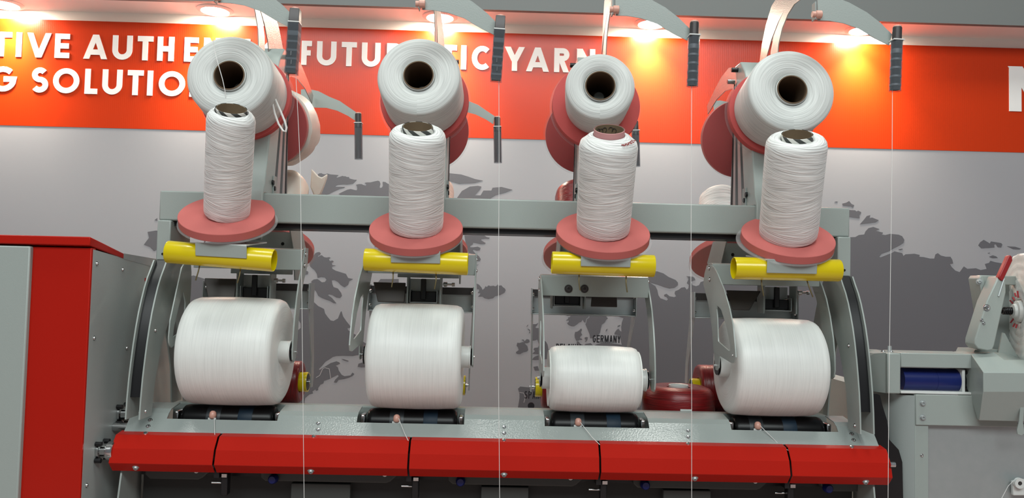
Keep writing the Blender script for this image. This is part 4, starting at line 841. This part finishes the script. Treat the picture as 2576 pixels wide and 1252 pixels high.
# ------------------------------------------------------------------ rear side of the creels
LRF = ['dark red underside of rear foam disc right of the leftmost column, plastic wrap behind it', 'rear foam disc showing below the second upper bobbin at its right', 'rear foam disc showing left of the third upper bobbin', 'rear foam disc showing left of the rightmost column']
LRL = ['rear lower foam disc right of the leftmost cradle, wrapped package on it', 'rear lower foam disc mostly hidden by the second lower disc', 'rear lower foam disc mostly hidden by the third lower disc', 'rear lower foam disc showing left of the rightmost cradle plate']
LRB = ['crinkled plastic wrapped yarn bottle just above the beam, right of the leftmost column', 'peach yarn bottle peeping over the beam behind the second column', 'red yarn bottle peeping over the beam left of the third column', 'pale yarn bottle peeping over the beam left of the rightmost column']
def wrap(prof, o, ax, amp, n=80, seed=1):
    mb = MB().lathe(prof, o, ax, n, closed=False); rnd = random.Random(seed)
    ph = [(rnd.uniform(25, 110), rnd.uniform(25, 110), rnd.uniform(25, 110), rnd.uniform(0, 6)) for _ in range(14)]; o = Vector(o)
    for v in mb.bm.verts:
        d = v.co - o; k = sum(math.sin(a * v.co.x + b * v.co.y + c_ * v.co.z + f) for a, b, c_, f in ph) / 5.0
        v.co += d.normalized() * amp * k
    return mb
for i in range(4):
    u = UX[i]; db = V3(UX[i] + (-.002, .004, .0, .0)[i] + ROX[i], P(677, 315, .34).y, 1.952); ax = Vector((0, math.cos(ub), math.sin(ub)))
    f = foam('foam_disc', .1155, .018, db + ax * .020, ax, LRF[i], 'rear upper foam discs')
    obj('backing_sheet', MB().lathe([(.016, .0005), (.1148, .0005), (.1148, .0020), (.016, .0020)], db, ax, 96), BACK, f)['label'] = 'red backing sheet'
    bn = Vector((0, .5, .866)); bl = V3(UX[i] + (-.002, .004, .0, .0)[i] + RLX[i], .43, 1.590)
    f = foam('foam_disc', .1185, .018, bl + bn * .020, bn, LRL[i], 'rear lower foam discs')
    obj('backing_sheet', MB().lathe([(.016, .0005), (.1178, .0005), (.1178, .0020), (.016, .0020)], bl, bn, 96), BACK, f)['label'] = 'red backing sheet'
    base = bl + bn * .0206; R = (.066, .066, .079, .067)[i]; L = (.24, .245, .235, .235)[i]
    if i == 0:
        o = tag(obj('wrapped_bottle', wrap([(0, 0), (.062, .0), (.07, .01), (.072, .08), (.072, .16), (.071, .22), (.058, .245), (.03, .252), (0, .252)], base, bn, .003, seed=3), CLOTHW, None, at=base), LRB[i], 'wrapped package')
        fl = [P(x, y, .60) for x, y in ((783, 424), (800, 442), (809, 446), (823, 437), (822, 447), (815, 468), (806, 490), (790, 494), (780, 470))]
        obj('wrap_corner', MB().prism(fl, (0, .012, .0)), CLOTHW, o, bevel=.004)
    else:
        bt = thing('yarn_bottle', LRB[i], 'yarn bottle', base, 'rear yarn bottles'); m = (None, Y_PEA, Y_RED, Y_BOT)[i]
        obj('winding', MB().lathe([(.031, .001), (R * .97, .001), (R, .02), (R, L - .03), (R - .004, L - .012), (R - .014, L - .002), (R - .022, L), (.038, L - .002), (.031, L - .02)], base, bn, 72), m, bt, angle=60)
        obj('tube_end', MB().lathe([(.029, L - .05), (.0335, L - .05), (.0335, L + .006), (.029, L + .006)], base, bn, 48), CARD, bt)
    if i == 0:
        w = wrap([(0, 0), (.085, .001), (.116, .012), (.120, .045), (.121, .09), (.114, .13), (.09, .155), (0, .16)], db + ax * .022 + V3(.006, 0, 0), ax, .0035, seed=5)
        tag(obj('wrapped_bobbin', w, CLOTHW, None, at=db + ax * .022), 'yarn bobbin in crinkled white plastic wrap behind the leftmost rear foam disc', 'wrapped package')

# ------------------------------------------------------------------ running yarns
LY = ['thin vertical yarn line left of centre, from the leftmost tensioner tube', 'thin vertical yarn line at the middle, from the second tensioner tube', 'thin vertical yarn line from the third tensioner tube', 'thin vertical yarn line right of the machine, from the rightmost tensioner tube']
for i, pl_ in enumerate((((744, 185), (750, 300), (755.5, 420), (758, 640), (761, 900), (765, 1252), (766, 1400)), ((1255, 202), (1255.5, 420), (1254, 700), (1254.5, 1000), (1257, 1252), (1258, 1400)), ((1740, 216), (1739, 420), (1738, 700), (1740, 1000), (1740, 1252), (1740, 1400)), ((2245, 226), (2244, 420), (2240, 700), (2236, 1000), (2234, 1252), (2233, 1400)))):
    pts = [P(x, y, -.19) for x, y in pl_]
    tag(obj('yarn_line', MB().tube(pts, .00065, 6), THREAD, None, at=pts[0]), LY[i], 'yarn', 'yarn lines')
LG = ['short yarn from the leftmost drum guide down to the red cover joint', 'short slanting yarn from the second drum guide to the cover joint', 'short slanting yarn from the third drum guide to the cover joint', 'short slanting yarn from the rightmost drum guide to the cover joint']
for i, pl_ in enumerate((((539, 1050), (540, 1086), (541, 1108)), ((1003, 1052), (1018, 1090), (1027, 1108)), ((1460, 1062), (1490, 1100), (1509, 1118)), ((1912, 1070), (1966, 1124), (1987, 1134)))):
    ys = (-.033, -.0645, -.09)
    pts = [P(x, y, yy) for (x, y), yy in zip(pl_, ys)]
    tag(obj('yarn_line', MB().tube(pts, .0008, 6), THREAD, None, at=pts[0]), LG[i], 'yarn', 'short yarns at the drums')

# ------------------------------------------------------------------ neighbouring machine on the right
Y0 = .08
NM = thing('neighbouring_machine', 'grey machine at the right edge with a blue motor', 'machine', (1.5, .3, 0))
def bx(px0, py0, px1, py1, y, y1, name, m, bev=.002, par=None):
    a, b = P(px0, py0, y), P(px1, py1, y); zz = sorted((P((px0 + px1) / 2, py0, y).z, P((px0 + px1) / 2, py1, y).z))
    return obj(name, MB().box(a.x, b.x, y, y1, zz[0], zz[1]), m, par or NM, bevel=bev)
bz = .3
xp0 = P(2301, 1100, Y0).x
obj('stand_post', MB().box(xp0, P(2336, 1100, Y0).x, Y0, Y0 + .05, 0, P(2320, 992, Y0).z), GREY, NM, bevel=.002)
obj('stand_panel', MB().box(P(2335, 1100, Y0).x, 2.2, Y0 + .012, Y0 + .03, 0, P(2450, 1066, Y0).z), ZINC, NM)
zs = P(2270, 994, Y0).z
obj('stand_side', MB().prism([V3(xp0, Y0 + .001, 0), V3(xp0, Y0 + .001, zs), V3(xp0 - .035, Y0 + .02, zs), V3(xp0 - .052, Y0 + .05, zs - .004), V3(xp0 - .056, Y0 + .3, zs - .006), V3(xp0 - .056, Y0 + .3, 0)], (.003, 0, 0)) if False else MB().prism([V3(xp0, Y0 + .001, 0), V3(xp0 - .028, Y0 + .012, 0), V3(xp0 - .052, Y0 + .045, 0), V3(xp0 - .060, Y0 + .12, 0), V3(xp0 - .060, Y0 + .55, 0), V3(xp0, Y0 + .55, 0)], (0, 0, zs)), GREYD, NM, angle=50)
blk = [(2166, 990), (2205, 990), (2214, 994), (2219, 1016), (2232, 1058), (2237, 1105), (2261, 1131), (2270, 1162), (2272, 1252), (2272, 1700), (2166, 1700)]
obj('black_apron', MB().prism([P(x, y, Y0 - .006) for x, y in blk], (0, .004, 0)), BLACKP, NM)
obj('rear_box', MB().box(P(2081, 975, .5).x, P(2180, 975, .5).x, .5, .62, 0, P(2120, 978, .5).z), DARKST, NM)
obj('mount_plate', MB().box(P(2304, 1020, Y0 - .004).x, P(2560, 1020, Y0 - .004).x, Y0 - .004, Y0 - .0005, P(2400, 1070, Y0).z, P(2400, 993, Y0).z), GREY, NM, bevel=.0015)
for py in (1014, 1050): screw('mount_screw', P(2321, py, Y0 - .0045), (0, -1, 0), .0068, ZINC, NM)
screw('panel_screw', P(2319, 1145, Y0 - .0005), (0, -1, 0), .0035, STEEL, NM)
bx(2233, 888, 2266, 990, Y0 - .01, Y0 + .12, 'end_block', GREY, .003)
e = P(2234, 890, Y0 - .01)
za, zb_ = P(2250, 888, Y0 - .01).z, P(2250, 990, Y0 - .01).z
obj('end_block_side', MB().prism([V3(e.x, Y0 + .0, zb_), V3(e.x, Y0 + .0, za), V3(e.x - .022, Y0 + .02, za - .004), V3(e.x - .030, Y0 + .05, za - .02), V3(e.x - .030, Y0 + .05, zb_)], (0, .06, 0)), GREY, NM)
bx(2266, 889, 2450, 925, Y0 + .0, Y0 + .10, 'motor_hood', GREY, .002)
bx(2266, 985, 2450, 991, Y0 + .0, Y0 + .10, 'motor_base', WPLA, .001)
for px in (2226, 2246): screw('block_screw', V3(P(px, 886, Y0 + .02).x, Y0 + .03, za + .0005), (0, 0, 1), .005, STEEL, NM)
obj('block_tab', MB().box(P(2234, 880, Y0 + .03).x, P(2243, 880, Y0 + .03).x, Y0 + .03, Y0 + .032, za, za + .016), ZINC, NM)
ma, mbp = P(2262, 953, Y0 + .045), P(2402, 957, Y0 + .045)
mz = (ma.z + mbp.z) / 2
obj('motor', MB().lathe([(0, 0), (.0315, 0), (.0315, .088), (.0308, .0885), (.0308, .0895), (.0315, .09), (.0315, mbp.x - ma.x), (0, mbp.x - ma.x)], (ma.x, Y0 + .045, mz), (1, 0, 0), 56, closed=False), BLUEM, NM)
obj('motor_flange', MB().box(mbp.x, mbp.x + .008, Y0 + .01, Y0 + .08, mz - .033, mz + .033), WPLA, NM, bevel=.002)
obj('motor_plug', MB().lathe([(0, 0), (.028, 0), (.028, .006), (.022, .016), (.012, .020), (.012, .032), (0, .032)], (mbp.x + .008, Y0 + .045, mz), (1, 0, 0), 36, closed=False), BLACK, NM)
obj('motor_rods', MB().cyl((mbp.x + .008, Y0 + .018, mz - .024), (mbp.x + .05, Y0 + .018, mz - .024), .003, 10).cyl((mbp.x + .008, Y0 + .018, mz + .024), (mbp.x + .05, Y0 + .018, mz + .024), .003, 10), BLACK, NM)
# faceted housing
yh = Y0 - .075
def ph(px, py, y): return P(px, py, y)
A = [ph(2444, 889, Y0), ph(2500, 886, Y0), ph(2524, 904, Y0 - .03)]
f = MB(); bmh = f.bm
v = [bmh.verts.new(p) for p in (ph(2443, 890, Y0), ph(2443, 1000, Y0), ph(2459, 1055, Y0), ph(2474, 936, yh), ph(2462, 1057, yh + .04), ph(2700, 938, yh), ph(2700, 985, yh), ph(2473, 985, yh), ph(2700, 1063, yh + .04), ph(2526, 905, Y0 - .025), ph(2700, 906, Y0 - .025), ph(2501, 886, Y0))]
for q in ((0, 1, 2, 4, 7, 3), (3, 7, 6, 5), (7, 4, 8, 6), (0, 3, 5, 10, 9, 11)): bmh.faces.new([v[k] for k in q])
bk = [bmh.verts.new(p + V3(0, .16 - p.y, 0)) for p in (v[0].co, v[2].co, v[8].co, v[10].co, v[11].co)]
for q in ((v[0], bk[0], bk[1], v[2], v[1]), (v[2], bk[1], bk[2], v[8], v[4]), (v[11], bk[4], bk[0], v[0]), (v[10], bk[3], bk[4], v[11], v[9])): bmh.faces.new(q)
bmesh.ops.recalc_face_normals(bmh, faces=bmh.faces)
obj('gear_housing', f, GREY, NM, bevel=.0015, angle=20)
obj('housing_lip', MB().prism([P(2448, 889, Y0 + .03), P(2453, 879, Y0 + .03), P(2515, 879, Y0 + .03), P(2520, 889, Y0 + .03)], (0, .08, 0)), GREY, NM)
# swing arm with the red grip
ya = Y0 - .02
armp = [(2512, 694), (2530, 707), (2531, 735), (2502, 868), (2497, 880), (2484, 882), (2460, 877), (2452, 866), (2453, 852), (2483, 756)]
obj('swing_arm', MB().prism([P(x, y, ya) for x, y in armp], (0, .045, 0)), GREY, NM, bevel=.003)
obj('grip_rod', MB().tube([P(2512, 745, ya - .001), P(2526, 700, ya - .001)], .0025, 8), ZINC, NM)
obj('grip', MB().prism([P(x, y, ya - .004) for x, y in ((2512, 699), (2515, 692), (2537, 644), (2542, 641), (2547, 645), (2548, 655), (2524, 706), (2519, 706))], (0, .016, 0)), GRIP, NM, bevel=.004)
for px, py, r in ((2483, 774, .007), (2470, 805, .0035), (2475, 813, .0035)): screw('arm_screw', P(px, py, ya - .0005), (0, -1, 0), r, STEEL, NM)
bx(2466, 693, 2560, 716, Y0 + .04, Y0 + .06, 'cross_bar', GREY, .002)
obj('bracket_cheek', MB().prism([P(x, y, Y0 + .03) for x, y in ((2463, 700), (2468, 692), (2472, 693), (2486, 745), (2484, 800), (2478, 790))], (0, .05, 0)), GREY, NM, bevel=.002)
obj('bracket_back', MB().prism([P(x, y, Y0 + .085) for x, y in ((2475, 712), (2700, 716), (2700, 1000), (2490, 900), (2480, 780))], (0, .004, 0)), GREYD, NM)
screw('cheek_screw', P(2464, 708, Y0 + .03), (-.4, -1, 0), .006, ZINC, NM)
obj('gusset', MB().prism([P(x, y, Y0 + .02) for x, y in ((2508, 908), (2522, 836), (2528, 838), (2566, 908), (2600, 1000), (2508, 1000))], (0, .004, 0)), GREY, NM)
# small arm and yarn wheel
obj('small_lever', MB().prism([P(x, y, yh + .02) for x, y in ((2571, 985), (2580, 990), (2574, 1060), (2578, 1090), (2570, 1096), (2560, 1092), (2559, 1080), (2564, 1060))], (0, .004, 0)), GREY, NM, bevel=.001)
w = P(2557, 1212, Y0 - .005)
obj('wheel_bracket', MB().prism([P(x, y, Y0 - .004) for x, y in ((2548, 1210), (2566, 1206), (2590, 1206), (2590, 1246), (2549, 1246))], (0, .010, 0)), WPLA, NM, bevel=.002)
obj('yarn_wheel', MB().lathe([(.0055, .0), (.012, 0), (.0135, .002), (.0120, .006), (.0135, .010), (.0055, .010)], P(2560, 1213, Y0 - .006), (0, -1, 0), 36), WPLA, NM)
obj('wheel_bolt', MB().cyl(P(2560, 1213, Y0 - .004), P(2560, 1213, Y0 - .004) + V3(0, -.011, 0), .0055, 6), DARKST, NM)
t_ = [P(2550, 1208, Y0 - .014), P(2536, 1222, Y0 - .014), P(2515, 1262, Y0 - .014)]
tag(obj('yarn_line', MB().tube(t_, .0008, 6), THREAD, None, at=t_[0]), 'short yarn running down left from the small white wheel at bottom right', 'yarn')
# big wavy package at the right edge
hb = P(2556, 780, Y0 - .03); hub = V3(hb.x, Y0 - .03, hb.z); RB_ = .150
hx = P(2574, 785, Y0 - .02).x
cc = V3(hx + .012, Y0 + .02, hb.z - .003)
bp_ = thing('yarn_package', 'huge layered white yarn package cut off by the right edge of the photo', 'yarn package', cc)
axb = Vector((1, -.25, 0)).normalized()
pr = [(.030, .012)]
for k in range(11): pr += [(.034 + k * .0106, .004 + (.0006 if k % 2 else -.0004)), (.034 + k * .0106 + .007, .0025 + (.0005 if k % 2 else .0))]
pr += [(.152, .004), (.154, .012), (.155, .20), (.030, .20)]
obj('winding', MB().lathe(pr, cc, axb, 96, jit=.0012), Y_SPO, bp_, angle=60)
obj('hub', MB().lathe([(.0, -.014), (.010, -.014), (.018, -.012), (.020, -.006), (.027, -.004), (.029, .004), (.030, .012), (.0, .012)], cc, axb, 48, closed=False), WPLA, bp_)
obj('shaft_spring', MB().tube([cc - axb * (.014 + .0042 * t / 6.283) + V3(0, math.cos(t), math.sin(t)) * .0085 for t in [k * .4 for k in range(80)]], .0020, 6), BLACK, bp_)
obj('shaft', MB().cyl(cc - axb * .034, cc - axb * .012, .0065, 16), DARKST, bp_)
mk = MB()
for k in range(9):
    a = math.radians(-80 + k * 22); n = V3(0, math.cos(a), math.sin(a)); n = (n - axb * n.dot(axb)).normalized()
    mk.tube([cc + axb * .000 + n * (.036 + .004 * (k % 2)), cc - axb * .002 + n * (.046 + .004 * (k % 3))], .0022, 6)
obj('red_mark', mk, mat('red_print', (.45, .05, .06), .6), bp_)
